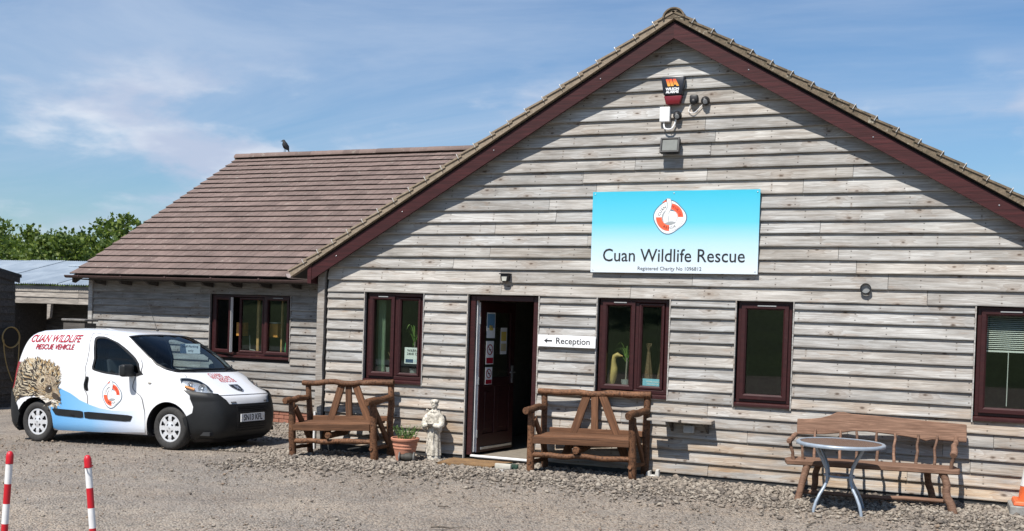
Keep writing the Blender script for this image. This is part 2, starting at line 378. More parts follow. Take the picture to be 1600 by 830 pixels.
# ------------------------------------------------------------------ ground
GZ = -0.07
def ground_z(x, y):
    left = min(max(-5.5-x, 0.0), 14.0)
    z = GZ-0.0275*left
    if y > 0: z -= min(y, 8)*0.022*min(left/5.0, 1)
    return z
def ground():
    xs = np.unique(np.concatenate([np.arange(-30, 9, .3), np.linspace(-400, -30, 22), np.linspace(9, 400, 24)]))
    ys = np.unique(np.concatenate([np.arange(-14, 8, .3), np.linspace(-28, -14, 10), np.linspace(8, 400, 26)]))
    V = []; 
    for y in ys:
        for x in xs:
            near = 1.0 if (-30 < x < 9 and -14 < y < 8) else 0.0
            V.append((x, y, ground_z(x, y)+near*(.012*noise.noise(Vector((x*.9, y*.9, 0)))+.02*noise.noise(Vector((x*.25, y*.25, 5))))*(0.4 if y > -1.2 else 1)))
    nx = len(xs); F = [(j*nx+i, j*nx+i+1, (j+1)*nx+i+1, (j+1)*nx+i) for j in range(len(ys)-1) for i in range(nx-1)]
    b = NB('gravel_yard'); v = b.vmap()
    big = b.noise(v, .45, 6, .62); mid = b.noise(v, 2.2, 5, .6)
    c = b.ramp(big, [(.36, (.345, .285, .230)), (.50, (.455, .378, .302)), (.62, (.54, .45, .355))])
    c = b.mix(b.ramp(mid, [(.35, .55), (.60, 0.0)]), c, (.21, .19, .17))
    band = b.noise(b.vmap((.16, .75, 1)), 1.0, 5, .62)
    c = b.mix(b.ramp(band, [(.50, 0.0), (.66, .60)]), c, (.33, .31, .285))
    c = b.mix(b.ramp(band, [(.30, .45), (.44, 0.0)]), c, (.47, .35, .24))
    cell = b.voro(v, 42, 'F1', 'Color'); d = b.voro(v, 42)
    s = b.N.new('ShaderNodeSeparateColor'); b.L.new(cell, s.inputs[0])
    c = b.mix(b.ramp(s.outputs[0], [(0, .0), (.55, .15), (1, .62)]), c, (.42, .39, .35))
    c = b.mix(b.ramp(s.outputs[1], [(.55, .0), (1, .75)]), c, (.105, .098, .092))
    c = b.mix(b.ramp(s.outputs[2], [(.80, .0), (1, .40)]), c, (.30, .20, .14))
    d2 = b.voro(v, 110); fine = b.noise(v, 240, 3, .7); 
    c = b.mix(b.ramp(fine, [(.32, .45), (.6, 0)]), c, (.13, .115, .10))
    b.set('Base Color', c); b.set('Roughness', .95); b.set('Specular IOR Level', .2)
    h = b.math('SUBTRACT', b.math('MULTIPLY', mid, .8), b.math('ADD', b.math('MULTIPLY', d, .9), b.math('MULTIPLY', d2, .35)))
    b.bump(h, 1.0, .034)
    me = bpy.data.meshes.new('ground'); me.from_pydata(V, [], F); me.materials.append(b.mat)
    me.polygons.foreach_set('use_smooth', [True]*len(F))
    props(link(bpy.data.objects.new('ground', me)), kind='structure')
    # rising pasture behind the photographer, seen only in the window panes
    V = []; nx, ny = 40, 24
    for j in range(ny):
        for i in range(nx):
            x = -160+320*i/(nx-1); t = j/(ny-1); y = -27-150*t
            V.append((x, y, GZ-.1+17*(t**.8)*(1+.12*noise.noise(Vector((x*.02, y*.02, 0))))))
    F = [(j*nx+i, (j+1)*nx+i, (j+1)*nx+i+1, j*nx+i+1) for j in range(ny-1) for i in range(nx-1)]
    b = NB('pasture'); n = b.noise(b.vmap(), .35, 8, .65); b.set('Base Color', b.ramp(n, [(.35, (.030, .055, .014)), (.65, (.060, .10, .024))])); b.set('Roughness', .95)
    me = bpy.data.meshes.new('field_bank'); me.from_pydata(V, [], F); me.materials.append(b.mat)
    props(link(bpy.data.objects.new('field_bank', me)), kind='structure')
ground()

# ------------------------------------------------------------------ the building
AX, ZB, TP = -3.042, 5.215, math.tan(.5363)
XL, XR = -7.95, 1.92                     # gable wall ends
WY, WXL = 4.27, -16.34                   # wing wall plane and its left end
ZT = 2.10
OPEN = [(-7.252, -6.358, .904), (-5.699, -4.714, -1), (-3.926, -3.0155, .913), (-2.207, -1.558, .885), (.383, 1.03, .885)]
WOPEN = [(-13.255, -11.384, .90)]
BLD = thing('timber_building', 'L shaped building clad in weathered grey boards with dark red windows and tiled roof', 'building', (-5, 3, GZ))

def board_geo(mb, x0, x1, zl, zr, h, seed, thick=.046, place=None):
    """one feather-edged board: wavy lower edge stands proud, upper edge tucked in"""
    n = max(1, int((x1-x0)/.42)); V = []
    for i in range(n+1):
        t = i/n; x = x0+(x1-x0)*t; z = zl+(zr-zl)*t
        w1 = noise.noise(Vector((x*1.1, seed*3.7, 1))); w2 = noise.noise(Vector((x*2.7, seed*5.1, 4)))
        zb = z+.0075*w1+.0035*w2; yf = -(thick+.004*w2+.006*w1)
        V += [(x, .0, zb+.004), (x, yf, zb), (x, yf-.0015, zb+.012), (x, -.010, z+h+.025), (x, .0, z+h+.025)]
    F = []
    for i in range(n):
        a, b = i*5, (i+1)*5
        F += [(a+k, b+k, b+(k+1) % 5, a+(k+1) % 5) for k in range(5)]
    F += [(4, 3, 2, 1, 0), tuple(n*5+k for k in range(5))]
    if place: V = [place(*v) for v in V]
    mb.add(V, F)
BSEED = [0]
def tint(o, z, warm=None):
    g = random.uniform(.80, 1.08); k = random.uniform(-.03, .03)
    a = max(0, min(1, (1.15-z)/1.1)) if warm is None else warm
    o.color = (g*(1+k), g, g*(1-k*1.2), a*random.uniform(.45, 1.0)+random.uniform(0, .12))
def board(parent, x0, x1, z, h, Y, warm=None, slope=0.0, m=None):
    BSEED[0] += 1
    mb = MB(); zr = z+slope
    xc = (x0+x1)/2
    board_geo(mb, x0-xc, x1-xc, -slope/2, slope/2, h, BSEED[0]+x0*.31)
    o = mb.build('weatherboard', m or M_BOARD, parent, origin=(0, 0, 0)) if False else None
    me = mb.mesh('weatherboard', m or M_BOARD, False)
    o = link(bpy.data.objects.new('weatherboard', me), parent, (xc, Y, z+slope/2)); tint(o, z, warm)
    if Y > 1: o.color = tuple(v*.74 for v in o.color[:3])+(o.color[3],)      # the wing's boards have weathered darker
    return o
def split_runs(x0, x1, opens, z, h):
    """pieces of [x0,x1] left by the openings at this height"""
    runs = []; a = x0
    for (l, r, zb) in opens:
        if z+h > zb+.012 and z < ZT-.02:
            if l-.016 > a: runs.append((a, l-.016))
            a = r+.016
    if a < x1: runs.append((a, x1))
    return runs
def joints(a, b, p=.7):
    L = b-a
    if L < 3.0: return [(a, b)]
    if L < 4.6 and random.random() > p: return [(a, b)]
    n = 1 if L < 6 else (2 if random.random() < .6 else 3)
    cuts = sorted(a+L*(i+1)/(n+1)+random.uniform(-.6, .6) for i in range(n))
    e = [a]+cuts+[b]; return [(e[i]+(.0022 if i else 0), e[i+1]-(.0022 if i < n else 0)) for i in range(n+1)]

def wall_core(name, poly, holes, y0, y1, mat, parent):
    """solid wall with openings: poly and holes are (x,z) loops"""
    pts = []; edges = []; loops = [poly]+holes
    for lp in loops:
        s = len(pts); pts += [Vector(p) for p in lp]; edges += [(s+i, s+(i+1) % len(lp)) for i in range(len(lp))]
    vs, es, fs, *_ = delaunay_2d_cdt(pts, edges, [], 0, 1e-6)
    def inside(p, lp):
        c = False; n = len(lp)
        for i in range(n):
            (xa, ya), (xb, yb) = lp[i], lp[(i+1) % n]
            if (ya > p[1]) != (yb > p[1]) and p[0] < (xb-xa)*(p[1]-ya)/(yb-ya)+xa: c = not c
        return c
    keep = []
    for f in fs:
        c = sum((vs[i] for i in f), Vector((0, 0)))/len(f)
        if inside(c, poly) and not any(inside(c, h) for h in holes): keep.append(f)
    mb = MB()
    for y in (y0, y1): mb.add([(p.x, y, p.y) for p in vs], keep)
    for lp in loops:
        n = len(lp)
        for i in range(n):
            (xa, za), (xb, zb) = lp[i], lp[(i+1) % n]
            mb.add([(xa, y0, za), (xb, y0, zb), (xb, y1, zb), (xa, y1, za)], [(0, 1, 2, 3)])
    return mb.build(name, mat, parent)

def rect(l, r, b, t): return [(l, b), (r, b), (r, t), (l, t)]
def roof_z(x): return ZB+.20-abs(x-AX)*TP
# --- gable wall
gpoly = [(XL, -.09), (XR, -.09), (XR, roof_z(XR)), (AX, roof_z(AX)), (XL, roof_z(XL))]
GW = wall_core('gable_wall', gpoly, [rect(l, r, max(b, -.05), ZT) for l, r, b in OPEN], .002, .16, M_BLACK, BLD)
rows = [(-.002+i*.1442, .1442) for i in range(14)]+[(2.0168, .083)]
for z, h in rows:
    z2 = z+random.uniform(-.004, .004)
    for a, b in split_runs(XL+.10, XR, OPEN, z, h):
        for p, q in joints(a, b): board(GW, p, q, z2, h, 0.0, slope=random.uniform(-.004, .004)*(q-p)/3)
# slips of board under the sills
for l, r, b in OPEN:
    if b > 0:
        zr = max(z for z, h in rows if z < b-.02 and z+h > b-.02) if any(z < b-.02 < z+h for z, h in rows) else None
        if zr is not None and b-.03-zr > .012: board(GW, l-.014, r+.014, zr+.002, b-.045-zr, .004)
z = 2.10; k = 0
while z < ZB+.02:
    h = [.165, .172, .152, .150, .156, .149, .153][k % 7]+random.uniform(-.004, .004)
    xl = max(XL+.10, AX-(ZB+.12-z)/TP); xr = min(XR, AX+(ZB+.12-z)/TP)
    if xr-xl > .25:
        for p, q in joints(xl, xr): board(GW, p, q, z, h, 0.0, slope=random.uniform(-.006, .006)*(q-p)/4)
    z += h; k += 1
# upright trims beside the openings and the corner post
for l, r, b in OPEN:
    for x in (l-.0075, r+.0075):
        mb = MB(); mb.box((x, -.022, (max(b-.05, -.06)+ZT)/2), (.0135, .052, ZT-max(b-.05, -.06)-.004)); o = mb.build('upright_trim', M_BOARD, GW); tint(o, 2)
mb = MB()
n = 26; 
for s_, (xa, xb) in enumerate(((XL-.055, XL+.055),)):
    P = [(xa, .06), (xb, .06)]
    V = []
    for i in range(n+1):
        zc = -.1+2.5*i/n; wv = .010*noise.noise(Vector((0, 3, zc*3))); wd = .016*noise.noise(Vector((4, 0, zc*2.2)))
        V += [(xa+wv, .05, zc), (xb+wd, .05, zc), (xb+wd, -.055+wv*.5, zc), (xa+wv, -.055+wd*.5, zc)]
    F = [(i*4+j, i*4+(j+1) % 4, i*4+4+(j+1) % 4, i*4+4+j) for i in range(n) for j in range(4)]+[(3, 2, 1, 0), (n*4, n*4+1, n*4+2, n*4+3)]
    mb.add(V, F)
o = mb.build('corner_post', M_BOARD, GW); tint(o, 2); o.color = (.8, .78, .76, .2)
mb = MB(); mb.tube([(XL-.03, -.078, -.12), (XL-.03, -.078, .42)], .017, 8); mb.build('waste_pipe', M_WHITEPL, BLD, smooth=True)
# damp-proof strip along the foot
mb = MB(); mb.box(((XL+OPEN[1][0])/2-.01, -.012, -.068), (OPEN[1][0]-XL-.02, .030, .118)); mb.box(((XR+OPEN[1][1])/2+.01, -.012, -.068), (XR-OPEN[1][1]-.02, .030, .118))
mb.build('damp_course', M_DPC, GW)
# --- wing front wall
ZE = 2.38
WW = wall_core('wing_wall', rect(WXL, XL+.02, -.6, ZE), [rect(l, r, b, ZT) for l, r, b in WOPEN], WY+.002, WY+.16, M_BLACK, BLD)
wrows = [(-.105+i*.1476, .1476) for i in range(14)]+[(1.9614, .1386)]
for z, h in wrows:
    for a, b in split_runs(WXL+.10, XL-.02, WOPEN, z, h):
        for p, q in joints(a, b): board(WW, p, q, z+random.uniform(-.004, .004), h, WY, warm=max(0, .45-z*.4), slope=random.uniform(-.004, .004))
for p, q in ((WXL+.1, -13.5), (-13.495, -10.2), (-10.195, XL-.02)): board(WW, p, q, 2.10, .25, WY, warm=0)
for l, r, b in WOPEN:
    for x in (l-.0075, r+.0075):
        mb = MB(); mb.box((x, WY-.022, (b-.05+ZT)/2), (.0135, .052, ZT-b+.046)); o = mb.build('upright_trim', M_BOARD, WW); tint(o, 2)
mb = MB(); mb.box((WXL+.04, WY-.03, 1.0), (.11, .075, 2.75)); o = mb.build('corner_post', M_BOARD, WW, bevel=.006); tint(o, 2)
# brick plinth of the wing
PL = MB(); PL.box(((WXL+XL)/2, WY+.022, -.36), (XL-WXL, .03, .50)); PLO = PL.build('plinth', M_MORTAR, BLD)
bm_ = MB(); bm_.box((0, 0, 0), (.215, .05, .065)); BRME = bm_.mesh('brick', M_BRICK, bevel=.004)
for r in range(5):
    for i in range(21):
        x = -8.1-i*.225-(r % 2)*.112
        o = link(bpy.data.objects.new('brick', BRME), PLO, (x, WY+.003+random.uniform(-.003, .003), -.145-r*.075))
mb = MB(); mb.box((-14.55, WY-.004, -.30), (3.45, .05, .38)); props(mb.build('brick_course', M_BRICK, PLO), kind='stuff')
# hidden sides: gable side wall, wing end, backs (cladding joined)
def clad(name, p0, p1, z0, z1, topf=None):
    d = Vector(p1)-Vector(p0); L = d.length; d /= L; nrm = Vector((d.y, -d.x))
    mb = MB(); z = z0; k = 0
    while z < z1:
        a, b = 0, L
        if topf: a, b = topf(z+.07, L)
        if b-a > .2: board_geo(mb, a, b, z, z, .148, k*1.7+p0[0], place=lambda x, y, zz: (p0[0]+d.x*x-nrm.x*y, p0[1]+d.y*x-nrm.y*y, zz))
        z += .148; k += 1
    o = mb.build(name, M_BOARD, BLD); o.color = (.9, .9, .9, .1); props(o, kind='stuff')
clad('side_cladding', (XL-.01, WY-.05), (XL-.01, .02), -.1, 2.3)
clad('end_cladding', (WXL, WY+10), (WXL, WY), -.3, 5.4, lambda z, L: (max(0, (z-2.3)/TP-.1), L-max(0, (z-2.3)/TP-.1)))
mb = MB(); mb.box((XR+.01, 7, 1.1), (.02, 14, 2.6)); mb.box((-7, 14.25, 1.1), (19, .02, 2.8)); mb.build('rear_wall', M_DARKBOARD, BLD)

# --- roofs
RUN = 5.32                                  # half width of either roof to the eaves
SL = RUN/math.cos(.5363); NC = 23; G = SL/NC
CA, SA = math.cos(.5363), math.sin(.5363)
ROOF = None
def slab_box(mb, c0, along, up, nrm, w, l, t0, t1, mi=0, edge=None):
    """box lying on a slope: along = width direction, up = up the slope, t0/t1 thickness at lower/upper end"""
    P = []
    for b, t in ((0, t0), (l, t1)):
        for a in (0, w):
            for q in (0, 1): P.append(c0+along*a+up*b+nrm*(t if q else t-.022))
    mb.add(P, [(4, 5, 7, 6), (0, 1, 5, 4), (2, 6, 7, 3), (1, 3, 7, 5), (0, 4, 6, 2)], mi); mb.add(P, [(0, 2, 3, 1)], mi if edge is None else edge)
# main roof base
ZR = ZB+.272                                  # roof surface at the apex, under the tiles
def main_pt(side, s, y):                     # s measured down the slope from the ridge
    return Vector((AX+side*s*CA, y, ZR-s*SA))
mb = MB()
for side in (-1, 1):
    a, b = main_pt(side, 0, -.145), main_pt(side, SL, -.145); c, d = main_pt(side, SL, 14.3), main_pt(side, 0, 14.3); dn = Vector((0, 0, -.05))
    mb.add([a, b, c, d, a+dn, b+dn, c+dn, d+dn], [(0, 1, 2, 3), (7, 6, 5, 4), (0, 4, 5, 1), (1, 5, 6, 2), (3, 2, 6, 7), (0, 3, 7, 4)])
ROOF = mb.build('main_roof', M_BLACK, BLD)
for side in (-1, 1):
    mv = M_VERGE_CLEAN if side < 0 else M_VERGE_MOSS
    out = Vector((side*SA, 0, CA)); upv = Vector((-side*CA, 0, SA))
    rest = MB()
    for i in range(NC):
        p = main_pt(side, SL-i*G, -.235)
        mb = MB(); o0 = p+out*random.uniform(-.003, .003)
        slab_box(mb, o0, Vector((0, 1, 0)), upv, out, .33, G+.06, .060+random.uniform(-.003, .004), .030)
        ob = mb.build('verge_tile', mv, ROOF)
        # bedding under the tile's edge
        mb = MB(); slab_box(mb, p-out*.052+Vector((0, .012, 0)), Vector((0, 1, 0)), upv, out, .16, G+.004, .052+random.uniform(-.004, .004), .060)
        for q in range(4): pass
        mb2 = MB(); P = []
        for bb in (0, G-.003):
            for a in (0, .16):
                for hh in (-.042, .034): P.append(p+Vector((0, .014+a, 0))+upv*bb+out*hh)
        mb2.add(P, [(0, 2, 3, 1), (4, 5, 7, 6), (0, 1, 5, 4), (2, 6, 7, 3), (1, 3, 7, 5), (0, 4, 6, 2)])
        mb2.build('mortar_bedding', mv, ROOF)
        if i > 0:
            mb = MB(); q = p+upv*.01
            mb.tube([q+Vector((0, -.006, 0))+out*.005, q+Vector((0, -.008, 0))+out*.050, q+Vector((0, -.004, 0))+out*.068, q+Vector((0, .045, 0))+out*.066], .0050, 5)
            mb.build('verge_clip', M_CLIP, ROOF)
        slab_box(rest, main_pt(side, SL-i*G, .064), Vector((0, 1, 0)), upv, out, 14.2, G+.06, .060, .030)
    props(rest.build('roof_tile_courses', M_TILE, ROOF), kind='stuff')
    # barge board with its boxed foot
    mb = MB()
    def bp(x, y, d): return (AX+side*x, d, y)
    L = RUN-.33
    mb.prism([(0, ZB), (L, ZB-L*TP), (L, ZB-L*TP+.188), (0, ZB+.188)], bp, -.182, -.152)
    mb.build('barge_board', M_BARGE, ROOF)
    mb = MB(); mb.prism([(L+.002, ZB-L*TP-.05), (L+.062, ZB-L*TP-.05), (L+.062, ZB-L*TP+.16), (L+.002, ZB-L*TP+.196)], bp, -.188, .0)
    mb.build('barge_foot', M_BARGE, ROOF)
    mb = MB(); mb.prism([(0, ZB+.05), (L, ZB-L*TP+.05), (L, ZB-L*TP+.245), (0, ZB+.245)], bp, -.150, -.126); mb.build('verge_shade_strip', M_BLACK, ROOF)  # black strip: shadow under the verge overhang put in as colour
    for t in (.9, 2.3, 3.6, 4.6):
        mb = MB(); mb.ball((AX+side*t, -.183, ZB-t*TP+.10), .009, 8, 5); mb.build('screw_head', M_STEEL, ROOF)
# half-round ridge tiles
def ridge_tile_mesh(L=.45, r=.125):
    mb = MB(); k = 12; V = []
    for x, rr in ((0, r), (L-.012, r*.985), (L, r*.95)):
        for t in (1, .86):
            for j in range(k+1):
                a = PI*j/k; V.append((x, rr*t*math.cos(a), rr*t*math.sin(a)*.92))
    n = k+1; F = []
    for i in range(2):
        for j in range(k): F += [(i*2*n+j, i*2*n+j+1, (i+1)*2*n+j+1, (i+1)*2*n+j), (i*2*n+n+j, (i+1)*2*n+n+j, (i+1)*2*n+n+j+1, i*2*n+n+j+1)]
    F += [(j, n+j, n+j+1, j+1) for j in range(k)]+[(4*n+j, 4*n+j+1, 5*n+j+1, 5*n+j) for j in range(k)]
    mb.add(V, F); return mb
RT = ridge_tile_mesh().mesh('ridge_tile', M_TILE, True, angle=R_(40)); RTM = ridge_tile_mesh(.45, .135).mesh('ridge_tile', M_VERGE_MOSS, True, angle=R_(40))
for i in range(30):
    m = Matrix.Translation((AX, -.25+i*.452, ZR-.045+random.uniform(-.003, .003))) @ Matrix.Rotation(PI/2, 4, 'Z')
    link(bpy.data.objects.new('ridge_tile', RTM if i < 2 else RT), ROOF, m)
mb = MB(); mb.prism([(.115*math.cos(PI*j/12), .105*math.sin(PI*j/12)) for j in range(13)], lambda x, y, d: (AX+x, d, ZR-.045+y), -.225, -.17); mb.build('ridge_mortar', M_VERGE_MOSS, ROOF)
# --- wing roof
YE, ZEV, XV = 3.815, 2.40, -16.46
wup = Vector((0, CA, SA)); wout = Vector((0, -SA, CA)); WL = 5.349/CA; WG = WL/NC
def wing_limit(z): return AX-(ZR-z)/TP+.05
mb = MB(); a = Vector((XV+.02, YE+.03, ZEV-.01)); b = a+wup*WL; xr = -2.9
mb.add([a, Vector((-8.2, a.y, a.z)), Vector((xr, b.y, b.z)), b, b+Vector((0, 5.349, -5.349*TP)), Vector((-8.2, b.y+5.349, a.z)), Vector((xr, b.y, b.z))],
       [(0, 1, 2, 3), (3, 2, 5, 4)])
WROOF = mb.build('wing_roof', M_BLACK, BLD)
TW = .332; cand = []; M_TEDGE = plain('tile_edge_dark', (.040, .031, .027), .95, var=.3)  # front edges of the tiles are darker than their faces
def tile_geo(mb, c0, jit):
    u = Vector((1, 0, 0)); t0 = .054+jit; t1 = .018
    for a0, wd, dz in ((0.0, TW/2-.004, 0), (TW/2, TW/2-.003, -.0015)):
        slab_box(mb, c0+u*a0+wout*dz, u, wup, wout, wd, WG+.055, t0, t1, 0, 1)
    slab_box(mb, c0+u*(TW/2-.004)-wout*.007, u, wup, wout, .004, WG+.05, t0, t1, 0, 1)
for i in range(NC):
    p = Vector((XV, YE, ZEV))+wup*(i*WG); lim = wing_limit(p.z)
    n = int((lim-XV)/TW)+1
    for j in range(n):
        x = XV+j*TW; c0 = Vector((x, p.y, p.z)); cand.append((i, j, c0))
cand.sort(key=lambda t: (t[2]-CAM).length*(1.0+.0*t[0]))
vis = []; hid = []
for i, j, c0 in cand:
    # line of sight blocked by the gable's own verge: compare the picture position with the verge line
    d = c0-CAM; t = (-.25-CAM.y)/d.y; q = CAM+d*t
    zline = ZB+.36-abs(q.x-AX)*TP
    blocked = q.x > -8.3 and q.z < zline-.02
    (hid if blocked else vis).append((i, j, c0))
single, rest = vis[:300], vis[300:]+hid
tme = []
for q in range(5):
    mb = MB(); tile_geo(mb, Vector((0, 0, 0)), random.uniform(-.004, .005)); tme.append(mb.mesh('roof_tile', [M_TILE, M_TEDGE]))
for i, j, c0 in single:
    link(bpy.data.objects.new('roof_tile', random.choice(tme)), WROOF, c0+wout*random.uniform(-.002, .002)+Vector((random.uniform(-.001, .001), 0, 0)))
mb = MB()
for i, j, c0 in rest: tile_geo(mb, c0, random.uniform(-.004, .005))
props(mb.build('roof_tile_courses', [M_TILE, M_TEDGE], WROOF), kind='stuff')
mb = MB()
for i in range(NC):
    p = Vector((XV, YE+5.349*2, ZEV))+Vector((0, -CA, SA))*(i*WG)
    slab_box(mb, p, Vector((1, 0, 0)), Vector((0, -CA, SA)), Vector((0, SA, CA)), wing_limit(p.z)-XV, WG+.05, .046, .02)
props(mb.build('rear_tile_courses', M_TILE, WROOF), kind='stuff')
yr, zr_ = YE+5.349, ZEV+5.349*TP
for i in range(29):
    link(bpy.data.objects.new('ridge_tile', RT), WROOF, (XV-.03+i*.452, yr, zr_+.03+random.uniform(-.003, .003)))
mb = MB(); mb.tube([(XV-.02, yr, zr_+.03), (XV+.02, yr, zr_+.03)], .11, 12); mb.build('ridge_mortar', M_VERGE_CLEAN, WROOF)
mb = MB()   # underside, soffit and verge board of the wing
mb.box(((XV+XL)/2+.05, YE+.24, ZEV-.075), (XL-XV-.15, .42, .02)); 
mb.build('soffit', M_DARKBOARD, WROOF)
mb = MB(); mb.prism([(YE+.02, ZEV-.05), (yr, zr_-.05), (yr, zr_-.20), (YE+.10, ZEV-.155), (YE+.02, ZEV-.14)], lambda x, y, d: (d, x, y), XV+.03, XV+.055); mb.build('verge_board', M_DARKBOARD, WROOF)
for i in range(12):   # rafter feet
    x = XV+.5+i*.68
    mb = MB(); mb.prism([(YE+.05, ZEV-.09), (WY-.04, ZEV-.09), (WY-.04, ZEV-.175), (YE+.14, ZEV-.15)], lambda a, b, d: (d, a, b), x, x+.05); mb.build('rafter_foot', M_DARKBOARD, WROOF)
def gutter(name, p0, p1, r, mat, parent, mats2=None):
    p0, p1 = Vector(p0), Vector(p1); d = (p1-p0).normalized(); s = d.cross(Vector((0, 0, 1))); k = 9; mb = MB()
    V = []
    for p in (p0, p1):
        for rr in (r, r*.9):
            for j in range(k+1):
                a = PI+PI*j/k; V.append(p+s*rr*math.cos(a)+Vector((0, 0, rr*math.sin(a))))
    n = k+1; F = []
    for j in range(k): F += [(j, j+1, 2*n+j+1, 2*n+j), (n+j, 3*n+j, 3*n+j+1, n+j+1), (j, n+j, n+j+1, j+1), (2*n+j, 2*n+j+1, 3*n+j+1, 3*n+j)]
    F += [(0, 2*n, 3*n, n), (k, n+k, 3*n+k, 2*n+k)]
    mb.add(V, F)
    for p in (p0, p1): mb.add([p+s*r*math.cos(PI+PI*j/k)+Vector((0, 0, r*math.sin(PI+PI*j/k))) for j in range(k+1)], [tuple(range(k+1))])
    return mb.build(name, mat, parent)
gutter('gutter', (XV-.08, YE-.035, ZEV-.0), (XL-.42, YE-.035, ZEV-.03), .057, M_GUTTER, WROOF)
for i in range(8):
    x = XV+.3+i*1.1
    mb = MB(); mb.box((x, YE-.038, ZEV-.012), (.035, .128, .03)); mb.build('gutter_bracket', M_GUTTER, WROOF)
gx, gz = AX-SL*CA-.045, ZR-SL*SA
gutter('gutter', (gx, -.17, gz-.0), (gx, 3.7, gz-.02), .062, M_GUTPINK, ROOF)

# ------------------------------------------------------------------ windows and door
def ring(mb, l, r, b, t, w, y0, y1, mi=0, bev=.012):
    """mitred frame with a chamfered inner edge"""
    def loop(i, y): return [(l+i, y, b+i), (r-i, y, b+i), (r-i, y, t-i), (l+i, y, t-i)]
    L = [loop(0, y1), loop(0, y0+.004), loop(.004, y0), loop(w-bev, y0), loop(w, y0+bev), loop(w, y1)]
    V = [p for q in L for p in q]
    F = [(a*4+i, a*4+(i+1) % 4, (a+1)*4+(i+1) % 4, (a+1)*4+i) for a in range(5) for i in range(4)]+[(20+i, 20+(i+1) % 4, (i+1) % 4, i) for i in range(4)]
    mb.add(V, F, mi)
def window(l, r, b, t, Y, lights, label=None):
    """lights: list of (left, right, 'open'/'fix') in world x; the frame is set back in the wall"""
    mb = MB(); ring(mb, l, r, b, t, .052, Y+.018, Y+.085)
    for (a, c, k), (a2, c2, k2) in zip(lights, lights[1:]): mb.box(((c+a2)/2, Y+.052, (b+t)/2), (a2-c, .064, t-b-.1))
    w = mb.build('window', M_UPVC, BLD)
    mb = MB(); mb.prism([(Y-.062, b-.048), (Y+.06, b-.048), (Y+.06, b-.004), (Y-.02, b-.004), (Y-.062, b-.020)], lambda a, z, d: (d, a, z), l-.012, r+.012)
    mb.build('sill', M_UPVC, w)
    for a, c, k in lights:
        yo = Y-.006 if k == 'open' else Y+.012
        sw = .062 if k == 'open' else .040
        e = .018 if k == 'open' else -.004
        mb = MB(); ring(mb, a-e, c+e, b+.052-e, t-.052+e, sw, yo, Y+.07, bev=.018)
        s_ = mb.build('sash', M_UPVC, w)
        mb = MB(); mb.box(((a+c)/2, Y+.052, (b+t)/2), (c-a+2*e-2*sw+.02, .006, t-b-.104+2*e-2*sw+.02)); mb.build('pane', M_GLASS, w)
        if k == 'open':
            mb = MB(); mb.box(((a+c)/2+.02, yo-.004, t-.052+e-.016), ((c-a)*.42, .008, .012)); mb.build('trickle_vent', M_GREYPL, w)
    return w
W1 = window(-7.235, -6.372, .925, ZT-.006, 0, [(-7.18, -6.83, 'open'), (-6.77, -6.425, 'fix')])
W2 = window(-3.911, -3.029, .932, ZT-.006, 0, [(-3.855, -3.47, 'open'), (-3.41, -3.085, 'fix')])
W3 = window(-2.192, -1.572, .905, ZT-.006, 0, [(-2.137, -1.627, 'open')])
W4 = window(.398, 1.016, .905, ZT-.006, 0, [(.453, .961, 'open')])
W5 = window(-13.240, -11.398, .92, ZT-.006, WY, [(-12.60, -12.03, 'fix'), (-11.97, -11.453, 'open')])
# the wing's left hand casement stands open a little
def swing_sash(w, xh, width, b, t, Y, ang):
    m = Matrix.Translation((xh, Y-.004, 0)) @ Matrix.Rotation(-ang, 4, 'Z')
    mb = MB(); ring(mb, 0, width, b, t, .062, -.006, .06, bev=.018); mb.v = [tuple(m @ Vector(p)) for p in mb.v]; mb.build('sash', M_UPVC, w)
    mb = MB(); mb.box((width/2, .04, (b+t)/2), (width-.1, .006, t-b-.1)); mb.v = [tuple(m @ Vector(p)) for p in mb.v]; mb.build('pane', M_GLASS, w)
    mb = MB(); mb.box((width+.004, .035, (b+t)/2), (.006, .055, t-b-.02)); mb.v = [tuple(m @ Vector(p)) for p in mb.v]; mb.build('sash_edge', M_WHITEPL, w)
swing_sash(W5, -13.19, .52, .965, ZT-.05, WY, R_(16))

# door frame, threshold and the leaf swung inwards
mb = MB(); l, r = -5.685, -4.728
mb.box((l+.035, .055, 1.04), (.07, .09, 2.10)); mb.box((r-.035, .055, 1.04), (.07, .09, 2.10)); mb.box(((l+r)/2, .055, ZT-.042), (r-l-.142, .09, .07))
DF = mb.build('door_frame', M_UPVC, BLD, bevel=.006)
mb = MB(); mb.box(((l+r)/2, .0, -.012), (r-l-.14, .05, .026)); mb.build('threshold', M_WHITEPL, DF, bevel=.004)
mb = MB(); mb.box((l+.078, .075, 1.03), (.012, .05, 2.0)); mb.build('door_seal', M_WHITEPL, DF)
DW, DH = .86, 2.0
DM = Matrix.Translation((-5.602, .115, .012)) @ Matrix.Rotation(R_(80), 4, 'Z')
DOOR = None
def dbox(c, d, mat, name, par, bevel=0.0):
    mb = MB(); mb.box(c, d)
    me = mb.mesh(name, mat, bevel=bevel); return link(bpy.data.objects.new(name, me), par, DM)
mb = MB()     # leaf with panels: outer stiles and rails, recessed panels
for c, d in (((DW/2, 0, .12), (DW, .05, .24)), ((DW/2, 0, .93), (DW-.22, .05, .12)), ((DW/2, 0, 1.93), (DW-.22, .05, .14)), ((.055, 0, 1.12), (.11, .05, 1.76)), ((DW-.055, 0, 1.12), (.11, .05, 1.76)), ((DW/2, 0, .555), (.09, .05, .63)), ((DW/2, .004, .555), (DW-.22, .028, .63))):
    mb.box(c, d)
for x in (.24, .56): mb.box((x, -.006, .555), (.15, .022, .50))
DOOR = link(bpy.data.objects.new('door', mb.mesh('door', M_UPVC, bevel=.005)), BLD, DM)
